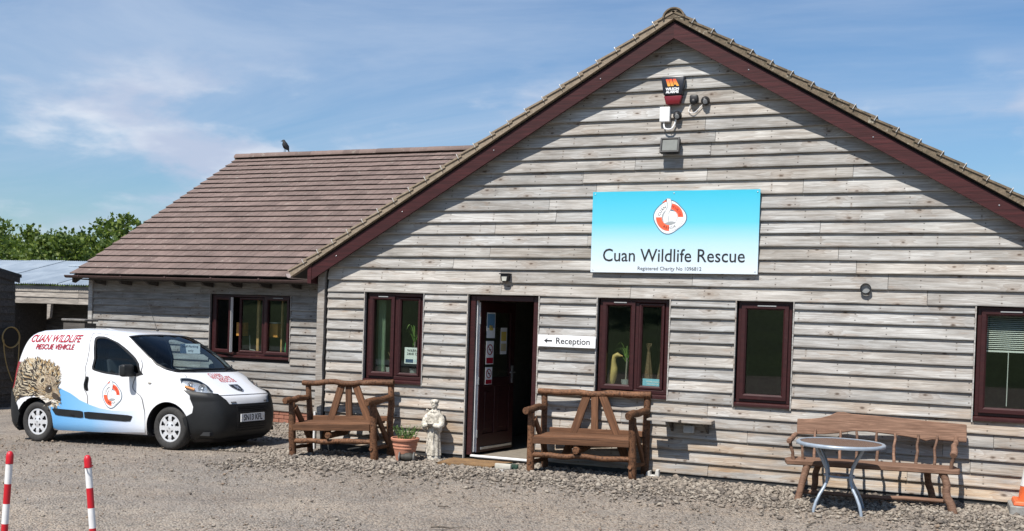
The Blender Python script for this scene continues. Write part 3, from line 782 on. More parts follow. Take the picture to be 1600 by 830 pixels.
dbox((DW/2, 0, 1.425), (DW-.2, .012, .87), M_GLASS, 'pane', DOOR)
dbox((-.004, .012, 1.0), (.010, .055, 1.98), M_WHITEPL, 'door_edge', DOOR)
for z in (.25, .95, 1.75): dbox((-.012, -.018, z), (.022, .03, .10), M_STEEL, 'hinge', DOOR, .003)
dbox((DW/2+.02, -.032, .055), (DW-.1, .018, .035), M_STEEL, 'weather_bar', DOOR, .004)
mb = MB(); mb.box((DW-.055, -.032, 1.02), (.035, .012, .24)); mb.tube([(DW-.055, -.05, 1.05), (DW-.055, -.075, 1.05), (DW-.18, -.08, 1.05)], .010, 8)
link(bpy.data.objects.new('handle', mb.mesh('handle', M_STEEL, True, angle=R_(40))), DOOR, DM)

# ------------------------------------------------------------------ flat print: text and symbols
def text_geo(body, size, bold=0.0, shear=0.0, wide=1.0, space=1.0, align='CENTER', line=1.0):
    cu = bpy.data.curves.new('t', 'FONT'); cu.body = body; cu.size = size; cu.offset = bold; cu.shear = shear; cu.align_x = align; cu.align_y = 'CENTER'
    cu.space_character = space; cu.space_line = line; cu.resolution_u = 3
    o = bpy.data.objects.new('t', cu); COL.objects.link(o); bpy.context.view_layer.update()
    dg = bpy.context.evaluated_depsgraph_get(); me = bpy.data.meshes.new_from_object(o.evaluated_get(dg))
    vs = [(v.co.x*wide, v.co.y) for v in me.vertices]; fs = [tuple(p.vertices) for p in me.polygons]
    bpy.data.objects.remove(o); bpy.data.curves.remove(cu); bpy.data.meshes.remove(me); return vs, fs
def flat(name, col, rough=.5): return plain(name, col, rough, var=.03)
P_BLACK, P_WHITE, P_RED = flat('print_black', (.012, .012, .014)), flat('print_white', (.80, .81, .82)), flat('print_red', (.34, .008, .022))
P_ORANGE, P_ROPE, P_BLUE = flat('print_orange_red', (.80, .115, .045)), flat('print_rope_blue', (.08, .15, .22)), flat('print_pale_blue', (.25, .58, .74))
P_NAVY, P_YEL, P_GREY = flat('print_navy', (.03, .07, .16)), flat('print_yellow', (.72, .55, .12)), flat('print_grey', (.33, .35, .36))
def put_text(mb, mapf, body, size, x=0, y=0, mi=0, layer=2, **k):
    vs, fs = text_geo(body, size, **k); mb.add([mapf(a+x, b+y, layer) for a, b in vs], fs, mi)
def poly(mb, mapf, pts, mi=0, layer=1): mb.add([mapf(x, y, layer) for x, y in pts], [tuple(range(len(pts)))], mi)
def disc(mb, mapf, x, y, rx, ry, mi, layer=1, k=24, a0=0, a1=2*PI): poly(mb, mapf, [(x+rx*math.cos(a0+(a1-a0)*i/k), y+ry*math.sin(a0+(a1-a0)*i/k)) for i in range(k)], mi, layer)
def arc_band(mb, mapf, r0, r1, a0, a1, mi, layer=1, n=12, cx=0, cy=0, wob=None):
    V = []
    for i in range(n+1):
        a = a0+(a1-a0)*i/n; w = wob(a) if wob else 1
        V += [mapf(cx+r0*w*math.cos(a), cy+r0*w*math.sin(a), layer), mapf(cx+r1*w*math.cos(a), cy+r1*w*math.sin(a), layer)]
    mb.add(V, [(2*i, 2*i+1, 2*i+3, 2*i+2) for i in range(n)], mi)
def arc_text(mb, mapf, s, r, amid, size, mi, layer, out=True, step=.2):
    n = len(s)
    for i, ch in enumerate(s):
        a = amid-(i-(n-1)/2)*step if out else amid+(i-(n-1)/2)*step
        vs, fs = text_geo(ch, size, bold=.012*size)
        rot = a-PI/2 if out else a+PI/2
        mb.add([mapf(r*math.cos(a)+x*math.cos(rot)-y*math.sin(rot), r*math.sin(a)+x*math.sin(rot)+y*math.cos(rot), layer) for x, y in vs], fs, mi)
LOGO_M = [P_WHITE, P_ORANGE, P_BLACK, P_ROPE, P_GREY, P_RED]
def logo(mb, mapf):
    """life ring in quarters with a swan inside; unit = outer radius of the ring"""
    arc_band(mb, mapf, .0001, 1.08, 0, 2*PI, 3, 1, 40, wob=lambda a: 1.10+.055*math.cos(4*a+.4)+.03*math.cos(3*a))
    arc_band(mb, mapf, .0001, 1.02, 0, 2*PI, 0, 2, 40, wob=lambda a: 1.10+.055*math.cos(4*a+.4)+.03*math.cos(3*a))
    for a0, mi in ((0, 1), (PI/2, 0), (PI, 1), (1.5*PI, 0)): arc_band(mb, mapf, .56, 1.0, a0, a0+PI/2, mi, 3, 14)
    arc_band(mb, mapf, .985, 1.01, 0, 2*PI, 4, 4, 40); arc_band(mb, mapf, .55, .575, 0, 2*PI, 4, 4, 40)
    disc(mb, mapf, 0, 0, .55, .55, 4, 3)
    disc(mb, mapf, .08, .02, .53, .50, 0, 4)
    poly(mb, mapf, [(-.20, .50), (.10, .56), (.42, .40), (.15, .44)], 3, 5); disc(mb, mapf, .12, -.40, .34, .10, 4, 5)
    # neck and head
    path = [(-.20, -.38), (-.30, -.05), (-.22, .30), (-.06, .62), (-.02, .95), (-.10, 1.20), (-.26, 1.24)]; wd = [.20, .17, .12, .11, .12, .14, .09]
    V = []
    for i, (x, y) in enumerate(path):
        a = path[max(i-1, 0)]; b = path[min(i+1, len(path)-1)]; t = Vector((b[0]-a[0], b[1]-a[1])).normalized(); w_ = wd[i]+.05
        V += [mapf(x-t.y*w_, y+t.x*w_, 5.5), mapf(x+t.y*w_, y-t.x*w_, 5.5)]
    mb.add(V[4:], [(2*i, 2*i+1, 2*i+3, 2*i+2) for i in range(len(path)-3)], 4); V = []
    for i, (x, y) in enumerate(path):
        a = path[max(i-1, 0)]; b = path[min(i+1, len(path)-1)]; t = Vector((b[0]-a[0], b[1]-a[1])).normalized()
        V += [mapf(x-t.y*wd[i], y+t.x*wd[i], 6), mapf(x+t.y*wd[i], y-t.x*wd[i], 6)]
    mb.add(V, [(2*i, 2*i+1, 2*i+3, 2*i+2) for i in range(len(path)-1)], 0)
    poly(mb, mapf, [(-.24, 1.32), (-.24, 1.12), (-.60, 1.04)], 1, 6); poly(mb, mapf, [(-.22, 1.30), (-.30, 1.28), (-.34, 1.17), (-.24, 1.2)], 2, 7)
    poly(mb, mapf, [(-.12, -.42), (-.06, .16), (-.02, .10), (-.07, -.40)], 4, 7)
    arc_text(mb, mapf, 'CUAN', .78, R_(142), .27, 2, 5, True, .27); arc_text(mb, mapf, 'WILDLIFE', .78, R_(44), .23, 5, 5, True, .165); arc_text(mb, mapf, 'RESCUE', .78, R_(272), .23, 2, 5, False, .21)

# ------------------------------------------------------------------ things fixed to the gable wall
def sign_board():
    l, r, b, t = -4.022, -1.974, 2.411, 3.405; Y = -.082
    root = thing('sign_board', 'large blue to white sign board reading Cuan Wildlife Rescue high on the gable', 'sign', ((l+r)/2, Y, b))
    m = NB('sign_panel'); s = m.N.new('ShaderNodeSeparateXYZ'); m.L.new(m.tc.outputs['Generated'], s.inputs[0])
    m.set('Base Color', m.ramp(s.outputs[2], [(.06, (.62, .69, .75)), (.36, (.42, .64, .74)), (.62, (.12, .54, .70)), (.97, (.045, .46, .62))])); m.set('Roughness', .42)
    mb = MB(); mb.box(((l+r)/2, Y+.006, (b+t)/2), (r-l, .010, t-b)); mb.build('panel', m.mat, root)
    cx, w = (l+r)/2, r-l
    f = lambda x, y, ly: (cx+x, Y-.0006*ly, b+y)
    mb = MB(); put_text(mb, f, 'Cuan Wildlife Rescue', .222, .0, .205, 0, 2, wide=.905, bold=.0012, space=1.0)
    put_text(mb, f, 'Registered Charity No 1096812', .062, -.03, .052, 0, 2, wide=.98); mb.build('lettering', [P_BLACK], root)
    mb = MB(); g = lambda x, y, ly: (cx-.045+x*.168, Y-.0006*ly, b+.675+y*.168)
    logo(mb, g); mb.build('emblem', LOGO_M, root)
    for x in (l+.03, r-.03, cx):
        for z in (b+.03, t-.03):
            mb = MB(); mb.ball((x, Y-.001, z), (.008, .004, .008), 8, 5); mb.build('screw', M_STEEL, root)
sign_board()
def reception_sign():
    l, r, b, t = -4.695, -3.928, 1.464, 1.610; Y = -.076
    root = thing('direction_sign', 'white Reception sign with black left arrow beside the open door', 'sign', ((l+r)/2, Y, b))
    mb = MB(); mb.box(((l+r)/2, Y+.004, (b+t)/2), (r-l, .008, t-b)); mb.build('panel', P_WHITE, root)
    f = lambda x, y, ly: ((l+r)/2+x, Y-.0007*ly, (b+t)/2+y)
    mb = MB(); put_text(mb, f, 'Reception', .112, .085, .0, 0, 2, bold=.0012); mb.build('lettering', P_BLACK, root)
    mb = MB(); poly(mb, f, [(-.30, 0), (-.25, .035), (-.262, .010), (-.19, .010), (-.19, -.010), (-.262, -.010), (-.25, -.035)], 0, 2); mb.build('arrow', P_BLACK, root)
reception_sign()
def alarm_box():
    root = thing('alarm_box', 'black and red wedge shaped alarm bell box near the gable peak', 'alarm', (-3.05, -.03, 4.44))
    def pr(x, z, d): return (-3.052+x, d, 4.44+z)
    top = [(-.145, .315), (-.135, .335), (.135, .335), (.145, .315), (.118, .11), (-.108, .11)]; low = [(-.108, .106), (.118, .106), (.085, .0), (-.078, .0)]
    bk = plain('alarm_black', (.016, .017, .024), .35, var=.1); rd = plain('alarm_red_lens', (.16, .012, .018), .25, var=.1)
    mb = MB(); mb.prism(top, pr, -.125, -.03); mb.build('cover', bk, root, bevel=.012, seg=2, smooth=True)
    mb = MB(); mb.prism(low, pr, -.115, -.03); mb.build('strobe', rd, root, bevel=.012, seg=2, smooth=True)
    f = lambda x, y, ly: (-3.052+x, -.1255-.0006*ly, 4.44+y)
    m = NB('alarm_logo'); s = m.N.new('ShaderNodeSeparateXYZ'); m.L.new(m.tc.outputs['Generated'], s.inputs[0]); m.set('Base Color', m.ramp(s.outputs[2], [(0, (.85, .42, .06)), (1, (.75, .06, .03))])); m.set('Roughness', .4)
    mb = MB()
    for x in (-.085, -.045): poly(mb, f, [(x, .30), (x+.034, .30), (x+.062, .215), (x+.028, .215)])
    poly(mb, f, [(.0, .30), (.035, .30), (.080, .215), (.050, .215), (.042, .232), (.018, .232), (.012, .25)]); mb.build('emblem', m.mat, root)
    mb = MB(); put_text(mb, f, 'WILSON', .042, 0, .180, bold=.002); put_text(mb, f, 'ALARMS', .042, 0, .145, bold=.002); mb.build('lettering', P_WHITE, root)
alarm_box()
def camera_dome(x, z, label):
    root = thing('security_camera', label, 'camera', (x, -.03, z), 'security cameras on the gable')
    mb = MB(); m = Matrix.Translation((x, -.03, z)) @ Matrix.Rotation(PI/2, 4, 'X'); mb.lathe([(0, 0), (.052, 0), (.052, .035), (.046, .045), (0, .045)], 20, 0, m); mb.build('base', M_BLKPL, root, smooth=True)
    mb = MB(); mb.ball((x, -.085, z-.006), .046, 16, 10); mb.build('ball', M_BLKPL, root, smooth=True)
    mb = MB(); d = Vector((.25, -.85, -.45)).normalized(); c = Vector((x, -.085, z-.006))
    mb.tube([c+d*.030, c+d*.052], .026, 14); mb.tube([c+d*.052, c+d*.0535], .013, 12); mb.build('lens', M_GREYPL, root, smooth=True)
camera_dome(-2.997, 4.315, 'black dome camera beside the white junction box')
camera_dome(-2.663, 4.475, 'right hand black dome camera of the pair by the alarm')
root = thing('sensor', 'black motion sensor just left of the right hand dome camera', 'sensor', (-2.80, -.03, 4.47))
mb = MB(); mb.box((-2.80, -.06, 4.50), (.10, .07, .10)); mb.build('housing', M_BLKPL, root, bevel=.02, seg=2, smooth=True)
mb = MB(); mb.ball((-2.80, -.085, 4.465), (.04, .035, .04), 12, 8); mb.build('lens', M_BLKPL, root, smooth=True)
root = thing('junction_box', 'small square white junction box under the alarm', 'box', (-3.145, -.03, 4.24))
mb = MB(); mb.box((-3.145, -.062, 4.328), (.126, .065, .180)); mb.build('cover', M_WHITEPL, root, bevel=.008, seg=2)
def cable(name, pts, label, r=.006):
    n = 24; P = []
    for i in range(n+1):
        t = i/n*(len(pts)-1); k = min(int(t), len(pts)-2); u = t-k
        p = [Vector(pts[max(k-1, 0)]), Vector(pts[k]), Vector(pts[k+1]), Vector(pts[min(k+2, len(pts)-1)])]
        P.append(.5*((2*p[1])+(p[2]-p[0])*u+(2*p[0]-5*p[1]+4*p[2]-p[3])*u*u+(3*p[1]-p[0]-3*p[2]+p[3])*u**3))
    mb = MB(); mb.tube(P, r, 6); props(mb.build(name, M_WHITEPL, smooth=True), label, 'cable')
cable('cable', [(-3.16, -.06, 4.24), (-3.14, -.08, 4.16), (-3.06, -.085, 4.15), (-3.02, -.07, 4.22), (-3.01, -.06, 4.29)], 'white cable looped from the junction box to its camera', .010)
cable('cable', [(-2.84, -.05, 4.44), (-2.86, -.06, 4.36), (-2.80, -.07, 4.33), (-2.74, -.06, 4.38), (-2.69, -.05, 4.44)], 'thin white cable looped under the sensor and camera pair', .005)
def floodlight():
    root = thing('floodlight', 'square black floodlight with grey glass tilted down on the gable', 'light', (-3.05, -.03, 3.86))
    m = Matrix.Translation((-3.055, -.145, 3.945)) @ Matrix.Rotation(R_(-14), 4, 'X')
    mb = MB(); mb.box((0, .035, 0), (.235, .06, .185)); mb.v = [tuple(m @ Vector(p)) for p in mb.v]; mb.build('housing', M_BLKPL, root, bevel=.01)
    mb = MB(); ring(mb, -.118, .118, -.095, .095, .026, -.012, .006, bev=.008); mb.v = [tuple(m @ Vector(p)) for p in mb.v]; mb.build('bezel', M_BLKPL, root)
    mb = MB(); mb.box((0, .000, 0), (.19, .004, .142)); mb.v = [tuple(m @ Vector(p)) for p in mb.v]; mb.build('lens', plain('flood_lens', (.20, .205, .185), .15, var=.1), root)
    mb = MB(); mb.box((-3.055, -.06, 3.975), (.10, .07, .10)); mb.build('bracket', M_BLKPL, root, bevel=.008)
floodlight()
def wall_lantern():
    root = thing('wall_lantern', 'tiny black wall lantern on the boards above the door', 'light', (-5.17, -.03, 2.27))
    mb = MB(); mb.prism([(-.058, .105), (.058, .105), (.044, .012), (-.044, .012)], lambda x, z, d: (-5.17+x, d, 2.265+z), -.115, -.03); mb.build('housing', M_BLKPL, root, bevel=.008)
    mb = MB(); mb.prism([(-.036, .072), (.036, .072), (.028, .018), (-.028, .018)], lambda x, z, d: (-5.17+x, d, 2.265+z), -.1175, -.116); mb.build('pane', plain('lamp_pane', (.45, .45, .40), .2, var=.2), root)
    mb = MB(); mb.box((-5.17, -.08, 2.374), (.135, .10, .012)); mb.build('cap', M_BLKPL, root)
wall_lantern()
root = thing('vent_cowl', 'small round vent outlet high between the third and fourth windows', 'vent', (-.769, -.03, 2.21))
m = Matrix.Translation((-.769, -.062, 2.266)) @ Matrix.Rotation(PI/2, 4, 'X')
mb = MB(); mb.lathe([(.050, -.01), (.060, -.01), (.060, .028), (.050, .028), (.050, -.01)], 24, 0, m); mb.build('rim', M_BLKPL, root, smooth=True, angle=R_(40))
mb = MB(); mb.lathe([(0, -.004), (.050, -.004)], 24, 0, m @ Matrix.Rotation(R_(10), 4, 'X')); mb.build('flap', M_GREYPL, root)
root = thing('wall_shelf', 'weathered plank shelf on the wall right of the second bench', 'shelf', (-2.72, -.03, .60))
mb = MB(); mb.box((-2.722, -.125, .647), (.60, .19, .042)); o = mb.build('plank', M_BOARD, root, bevel=.004); o.color = (.95, .93, .9, .3)
mb = MB(); mb.box((-2.975, -.295, .655), (.38, .15, .022)); o = mb.build('flap', M_BOARD, root, bevel=.003); o.color = (.9, .88, .86, .2)
for x in (-2.93, -2.50):
    mb = MB(); mb.prism([(-.035, .625), (-.20, .625), (-.035, .50)], lambda y, z, d: (d, y, z), x-.014, x+.014); mb.build('bracket', M_DARKBOARD, root)
root = thing('socket_box', 'grey weatherproof socket box under the wall shelf', 'socket', (-2.72, -.035, .50))
mb = MB(); mb.box((-2.717, -.075, .545), (.125, .08, .09)); mb.build('cover', plain('socket_grey', (.42, .43, .42), .45), root, bevel=.008, seg=2)
mb = MB(); mb.box((-2.717, -.117, .548), (.10, .006, .06)); mb.build('flap', M_GREYPL, root, bevel=.002)

# ------------------------------------------------------------------ inside the rooms
def room(name, x0, x1, y0, y1, z0, z1):
    mb = MB(); P = [(x0, y0, z0), (x1, y0, z0), (x1, y1, z0), (x0, y1, z0), (x0, y0, z1), (x1, y0, z1), (x1, y1, z1), (x0, y1, z1)]
    mb.add(P, [(0, 1, 2, 3)], 1); mb.add(P, [(4, 7, 6, 5), (2, 6, 7, 3), (0, 3, 7, 4), (1, 5, 6, 2)], 0)
    mb.build(name, [M_INNER, M_ROOMFLOOR], BLD, fix=False)
room('room', XL+.2, XR-.1, .162, 3.9, -.02, 2.42); room('room', WXL+.2, XL-.1, WY+.162, WY+3.2, -.02, 2.42)
mb = MB(); mb.box((-6.05, 2.0, 1.2), (.08, 3.6, 2.42)); mb.box((-4.2, 2.4, 1.2), (.08, 3.0, 2.42)); mb.build('partition', M_INNER, BLD)
for l, r, b in OPEN:
    if b > 0:
        mb = MB(); mb.box(((l+r)/2, .17, b+.035), (r-l, .18, .03)); mb.build('inner_sill', M_WHITEPL, BLD)
M_LEAFA, M_LEAFB = plain('leaf_mid', (.065, .14, .028), .5, var=.4), plain('leaf_yellow_green', (.14, .22, .05), .5, var=.3)
def strap_plant(base, h, n, spread, label, name, pot=M_GREYPL, seed=1, mats=(M_LEAFA, M_LEAFB)):
    rng = random.Random(seed); root = thing(name, label, 'plant', base); x, y, z = base
    mb = MB(); mb.lathe([(0, 0), (.045, 0), (.06, .10), (.052, .10), (.05, .085), (0, .085)], 14, 0, Matrix.Translation(base)); mb.build('pot', pot, root, smooth=True, angle=R_(40))
    mb = MB(); mb.tube([(x, y, z+.08), (x+.01, y, z+h*.62)], .010, 6); mb.build('stem', M_SHEDPALE, root)
    for k, m in enumerate(mats):
        mb = MB()
        for i in range(n):
            a = rng.uniform(0, 2*PI); L = spread*rng.uniform(.6, 1.1); zs = z+h*rng.uniform(.5, .72); up = rng.uniform(.15, .40)*h; w = rng.uniform(.006, .012); V = []
            for q in range(7):
                t = q/6; rr = L*t; zz = zs+up*math.sin(min(t*2.3, PI)*.8)-L*.55*t*t; ww = w*(1-t)**.6
                px, py = x+rr*math.cos(a)*.9, y+rr*math.sin(a)*.35; V += [(px-ww*math.sin(a), py+ww*.4, zz), (px+ww*math.sin(a), py-ww*.4, zz+.002)]
            mb.add(V, [(2*q, 2*q+1, 2*q+3, 2*q+2) for q in range(6)])
        props(mb.build('leaf', m, root, fix=False), kind='stuff')
strap_plant((-6.60, .20, .975), .75, 13, .26, 'spiky strap leaved houseplant inside the right pane of the first window', 'houseplant', seed=4)
strap_plant((-3.60, .19, .982), .60, 9, .20, 'drooping houseplant behind the carved duck in the middle window', 'houseplant', seed=9)
strap_plant((-6.98, .22, .975), .34, 3, .16, 'thin twig of dried stems inside the left pane of the first window', 'dried_stem', seed=12, mats=(plain('dry_stem', (.28, .21, .12), .8),))
def figurine():
    root = thing('duck_figurine', 'pale yellow carved wooden duck with upright neck standing in the middle window', 'ornament', (-3.76, .18, .985)); m = plain('carved_wood', (.52, .37, .14), .5, var=.15)
    mb = MB(); p = [(-3.80, .18, .985), (-3.785, .18, 1.06), (-3.765, .18, 1.14), (-3.755, .18, 1.22), (-3.765, .18, 1.31), (-3.75, .18, 1.37), (-3.71, .18, 1.39), (-3.675, .18, 1.375)]
    mb.tube(p, [.03, .05, .056, .05, .033, .03, .032, .016], 14); mb.build('body', m, root, smooth=True)
    mb = MB(); mb.tube([(-3.69, .18, 1.385), (-3.645, .18, 1.372)], [.016, .008], 8); mb.build('bill', plain('bill_wood', (.45, .26, .08), .5), root, smooth=True)
    mb = MB(); mb.tube([(-3.76, .155, 1.20), (-3.80, .15, 1.05), (-3.835, .16, 1.0)], [.02, .028, .008], 8); mb.build('wing', m, root, smooth=True)
figurine()
def corn_dolly(x, label, h, seed):
    root = thing('straw_bundle', label, 'ornament', (x, .19, .985), 'straw bundles on the sill'); m = plain('dry_straw', (.13, .08, .042), .8, var=.35, scale=60); rng = random.Random(seed)
    mb = MB(); mb.lathe([(0, 0), (.075, 0), (.06, h*.4), (.028, h*.85), (.02, h), (0, h)], 16, 0, Matrix.Translation((x, .19, .985)), lambda a, z: 1+.08*math.sin(a*9)); mb.build('sheaf', m, root)
    mb = MB()
    for i in range(9): a = rng.uniform(0, 6.28); mb.tube([(x, .19, .985+h*.9), (x+.035*math.cos(a), .19+.03*math.sin(a), .985+h*1.22)], [.005, .009], 5)
    props(mb.build('ears', m, root), kind='stuff')
corn_dolly(-3.315, 'left hand brown cone of tied straw on the middle window sill', .46, 1); corn_dolly(-3.135, 'right hand brown cone of tied straw on the middle window sill', .42, 2)
def printed(name, label, cat, l, r, b, t, Y, cells, text=(), base=P_WHITE, mats=None, M=None, yaw=0):
    """thin printed sheet facing the yard; cells = (x0,x1,y0,y1,mat index) in 0..1"""
    M = M or Matrix.Translation(((l+r)/2, Y, (b+t)/2))
    root = props(link(bpy.data.objects.new(name, None), None, M), label, cat); w, h = r-l, t-b
    mm = [base]+list(mats or [])
    def lk(mb, nm, ms): o = bpy.data.objects.new(nm, mb.mesh(nm, ms, fix=False)); COL.objects.link(o); o.parent = root; WM[o.name] = M; return o
    mb = MB(); mb.box((0, .0012, 0), (w, .0016, h)); lk(mb, 'sheet', base)
    if cells:
        mb = MB()
        for x0, x1, y0, y1, mi in cells: poly(mb, lambda x, y, ly: ((x-.5)*w, -.0006*ly, (y-.5)*h), [(x0, y0), (x1, y0), (x1, y1), (x0, y1)], mi, 1)
        lk(mb, 'print', mm)
    if text:
        mb = MB()
        for s, size, x, y, mi in text: put_text(mb, lambda a, c, ly: (a, -.0006*ly, c), s, size, (x-.5)*w, (y-.5)*h, mi, 3, bold=.0006)
        lk(mb, 'lettering', mm)
    return root
printed('warning_notice', 'white WARNING 24HR CCTV notice inside the first window', 'notice', -6.684, -6.392, 1.146, 1.366, .082,
        [(.06, .46, .06, .28, 1), (.5, .94, .1, .26, 2)], [('WARNING', .052, .56, .80, 3), ('24HR CCTV', .046, .54, .60, 3)], P_WHITE, [P_NAVY, plain('print_paleblue', (.6, .72, .8), .5), P_BLACK])
printed('leaflet', 'pale blue leaflet at the foot of the middle window right pane', 'notice', -3.352, -3.050, 1.012, 1.114, .082,
        [(.72, .84, .15, .6, 2), (.80, .92, .10, .42, 2)], [('Wildlife matters', .026, .42, .66, 1), ('please ask inside', .022, .42, .36, 1)], P_BLUE, [P_WHITE, P_GREY])
# notices stuck to the open door, kept in the door's own frame
def on_door(name, label, u0, u1, z0, z1, cells, mats, text=(), base=P_WHITE):
    M = DM @ Matrix.Translation(((u0+u1)/2, -.036, (z0+z1)/2)); printed(name, label, 'notice', u0, u1, z0, z1, 0, cells, text, base, mats, M)
on_door('poster', 'blue and yellow poster at the top of the open door', .13, .33, 1.52, 1.86, [(.05, .95, .4, .95, 1), (.3, .75, .3, .5, 2)], [plain('poster_blue', (.12, .26, .42), .5), P_YEL])
def prohibition(name, label, u0, u1, z0, z1):
    M = DM @ Matrix.Translation(((u0+u1)/2, -.036, (z0+z1)/2)); root = printed(name, label, 'notice', u0, u1, z0, z1, 0, [(.04, .96, .03, .28, 1)], (), P_WHITE, [P_RED], M); w, h = u1-u0, z1-z0
    mb = MB(); f = lambda x, y, ly: (x, -.0006*ly, y+h*.13); r = w*.40
    arc_band(mb, f, r*.8, r, 0, 2*PI, 0, 2, 24); poly(mb, f, [(-r*.66, r*.52), (-r*.52, r*.66), (r*.66, -r*.52), (r*.52, -r*.66)], 0, 3)
    poly(mb, f, [(-r*.4, -.1*r), (r*.45, -.1*r), (r*.45, .08*r), (-r*.4, .08*r)], 1, 2)
    o = bpy.data.objects.new('symbol', mb.mesh('symbol', [P_RED, P_BLACK], fix=False)); COL.objects.link(o); o.parent = root; WM[o.name] = M
prohibition('prohibition_notice', 'upper round red prohibition notice on the open door', .13, .31, 1.17, 1.48); prohibition('prohibition_notice', 'lower round red prohibition notice on the open door', .13, .29, .90, 1.13)
on_door('paper_notice', 'yellowish paper notice in the middle of the open door', .47, .63, 1.30, 1.66, [(.1, .9, .5, .85, 1), (.1, .9, .12, .4, 2)], [P_YEL, plain('notice_cream', (.55, .48, .28), .6)])
def counter():
    root = thing('reception_counter', 'dark wooden reception counter standing inside the open doorway', 'counter', (-4.75, 1.7, 0))
    mb = MB(); mb.box((-4.70, 1.75, .5), (.85, .55, 1.0)); mb.build('cabinet', M_DARKBOARD, root); mb = MB(); mb.box((-4.70, 1.75, 1.02), (.95, .65, .035)); mb.build('top', M_PLANK, root)
counter()
printed('paper_notice', 'small white leaflet standing on the reception counter', 'notice', -5.02, -4.88, 1.04, 1.24, 1.60, [(.1, .9, .5, .9, 1)], (), P_WHITE, [P_GREY])
printed('paper_notice', 'grey notice hanging behind the reception counter', 'notice', -4.98, -4.80, 1.35, 1.75, 2.2, [(.1, .9, .1, .3, 1)], (), plain('notice_dim', (.42, .40, .36), .6), [P_GREY])
# blind in the far right window
def blind():
    root = thing('venetian_blind', 'half lowered white slatted blind inside the far right window', 'blind', (.707, .12, 1.6))
    mb = MB(); mb.box((.72, .12, 2.02), (.56, .03, .03)); mb.build('head_rail', M_WHITEPL, root)
    sl = MB(); sl.box((0, 0, 0), (.54, .024, .0015), 0, Matrix.Rotation(R_(28), 4, 'X')); me = sl.mesh('slat', M_WHITEPL)
    for i in range(17): link(bpy.data.objects.new('slat', me), root, (.72, .12, 1.99-i*.0215))
    mb = MB(); mb.tube([(.72, .105, 1.62), (.718, .10, 1.02)], .004, 5); mb.build('cord', M_WHITEPL, root)
    mb = MB(); mb.box((.72, .12, 1.615), (.55, .026, .02)); mb.build('bottom_rail', M_WHITEPL, root)
blind()
root = thing('curtain', 'pale green curtain hanging at the left of the first window', 'curtain', (-7.1, .2, 1.0))
mb = MB(); V = []
for i in range(13): x = -7.16+.11*i/12; y = .19+.015*math.sin(i*1.6); V += [(x, y, .99), (x, y, 2.05)]
mb.add(V, [(2*i, 2*i+2, 2*i+3, 2*i+1) for i in range(12)]); mb.build('drape', plain('pale_green_cloth', (.26, .34, .25), .9), root, smooth=True)
# store seen through the wing window
def inside_wing():
    M_PINE = plain('pine_post', (.52, .30, .13), .6, var=.2); M_BOX = plain('orange_box', (.62, .27, .06), .6)
    for x, lab in ((-12.30, 'pine post inside the wing window, left of the hanging paper'), (-11.75, 'thin pine post in the right pane of the wing window')):
        root = thing('timber_post', lab, 'post', (x, WY+.24, 0)); mb = MB(); w = .055 if x < -12 else .03; mb.box((x, WY+.24, 1.2), (w, .05, 2.4)); mb.build('post', M_PINE, root)
    printed('paper_notice', 'long white paper pinned up inside the middle pane of the wing window', 'notice', -12.19, -12.09, 1.27, 1.60, WY+.19, [], (), plain('dull_paper', (.62, .63, .62), .7))
    root = thing('wall_rack', 'orange box shelf seen in the right pane of the wing window', 'shelf', (-11.9, WY+.26, 1.3))
    mb = MB(); mb.box((-11.92, WY+.26, 1.42), (.24, .2, .26)); mb.build('box', M_BOX, root); mb = MB(); mb.box((-11.95, WY+.25, 1.57), (.30, .25, .02)); mb.build('shelf', plain('shelf_white', (.6, .57, .5), .5), root)
    root = thing('storage_box', 'orange box in the gap beside the open casement', 'box', (-12.75, WY+.26, 1.3))
    mb = MB(); mb.box((-12.70, WY+.26, 1.42), (.13, .2, .26)); mb.build('carton', M_BOX, root)
    root = thing('green_jug', 'green plastic jug at the right of the wing window', 'jug', (-11.55, WY+.24, .95))
    mb = MB(); mb.lathe([(0, 0), (.06, 0), (.075, .10), (.06, .22), (.03, .26), (0, .26)], 12, 0, Matrix.Translation((-11.60, WY+.24, .96))); mb.build('body', plain('jug_green', (.05, .22, .09), .4), root, smooth=True)
    mb = MB(); mb.box((-11.55, WY+.24, 1.26), (.07, .05, .10)); mb.build('cap', M_GREYPL, root)
    root = thing('chair_back', 'slim pale chair back inside the middle wing pane', 'chair', (-12.5, WY+.3, .6))
    mb = MB(); mb.tube([(-12.50, WY+.26, .9), (-12.52, WY+.26, 1.30)], .012, 6); mb.build('upright', M_GREYPL, root); mb = MB(); mb.tube([(-12.5, WY+.26, 1.02), (-12.38, WY+.26, 1.01)], .012, 6); mb.build('rail', M_GREYPL, root)
inside_wing()

# ------------------------------------------------------------------ benches, table and pots
def bend(p0, p1, n=7, amp=.015, seed=0):
    p0, p1 = Vector(p0), Vector(p1)
    return [p0.lerp(p1, i/(n-1))+Vector((noise.noise(Vector((seed*3.1, i*.45, 1))), noise.noise(Vector((seed*3.1, i*.45, 9))), noise.noise(Vector((seed*3.1, i*.45, 17)))))*amp*math.sin(PI*i/(n-1)) for i in range(n)]
def log(root, name, p0, p1, r0, r1=None, seed=0, amp=.02, M=None, n=8, mat=None):
    r1 = r1 or r0; P = bend(p0, p1, n, amp, seed); mb = MB()
    rad = [(r0+(r1-r0)*i/(n-1))*(1+.10*noise.noise(Vector((seed*1.7, i*.8, 3)))) for i in range(n)]
    d = (P[0]-P[1]).normalized(); e = (P[-1]-P[-2]).normalized()
    P = [P[0]+d*.012]+P+[P[-1]+e*.012]; rad = [rad[0]*.86]+rad+[rad[-1]*.86]
    mb.tube(P, rad, 12, wob=.10, seed=seed); return mb.build(name, mat or M_LOG, root, local=True, smooth=True, angle=R_(50), fix=True)
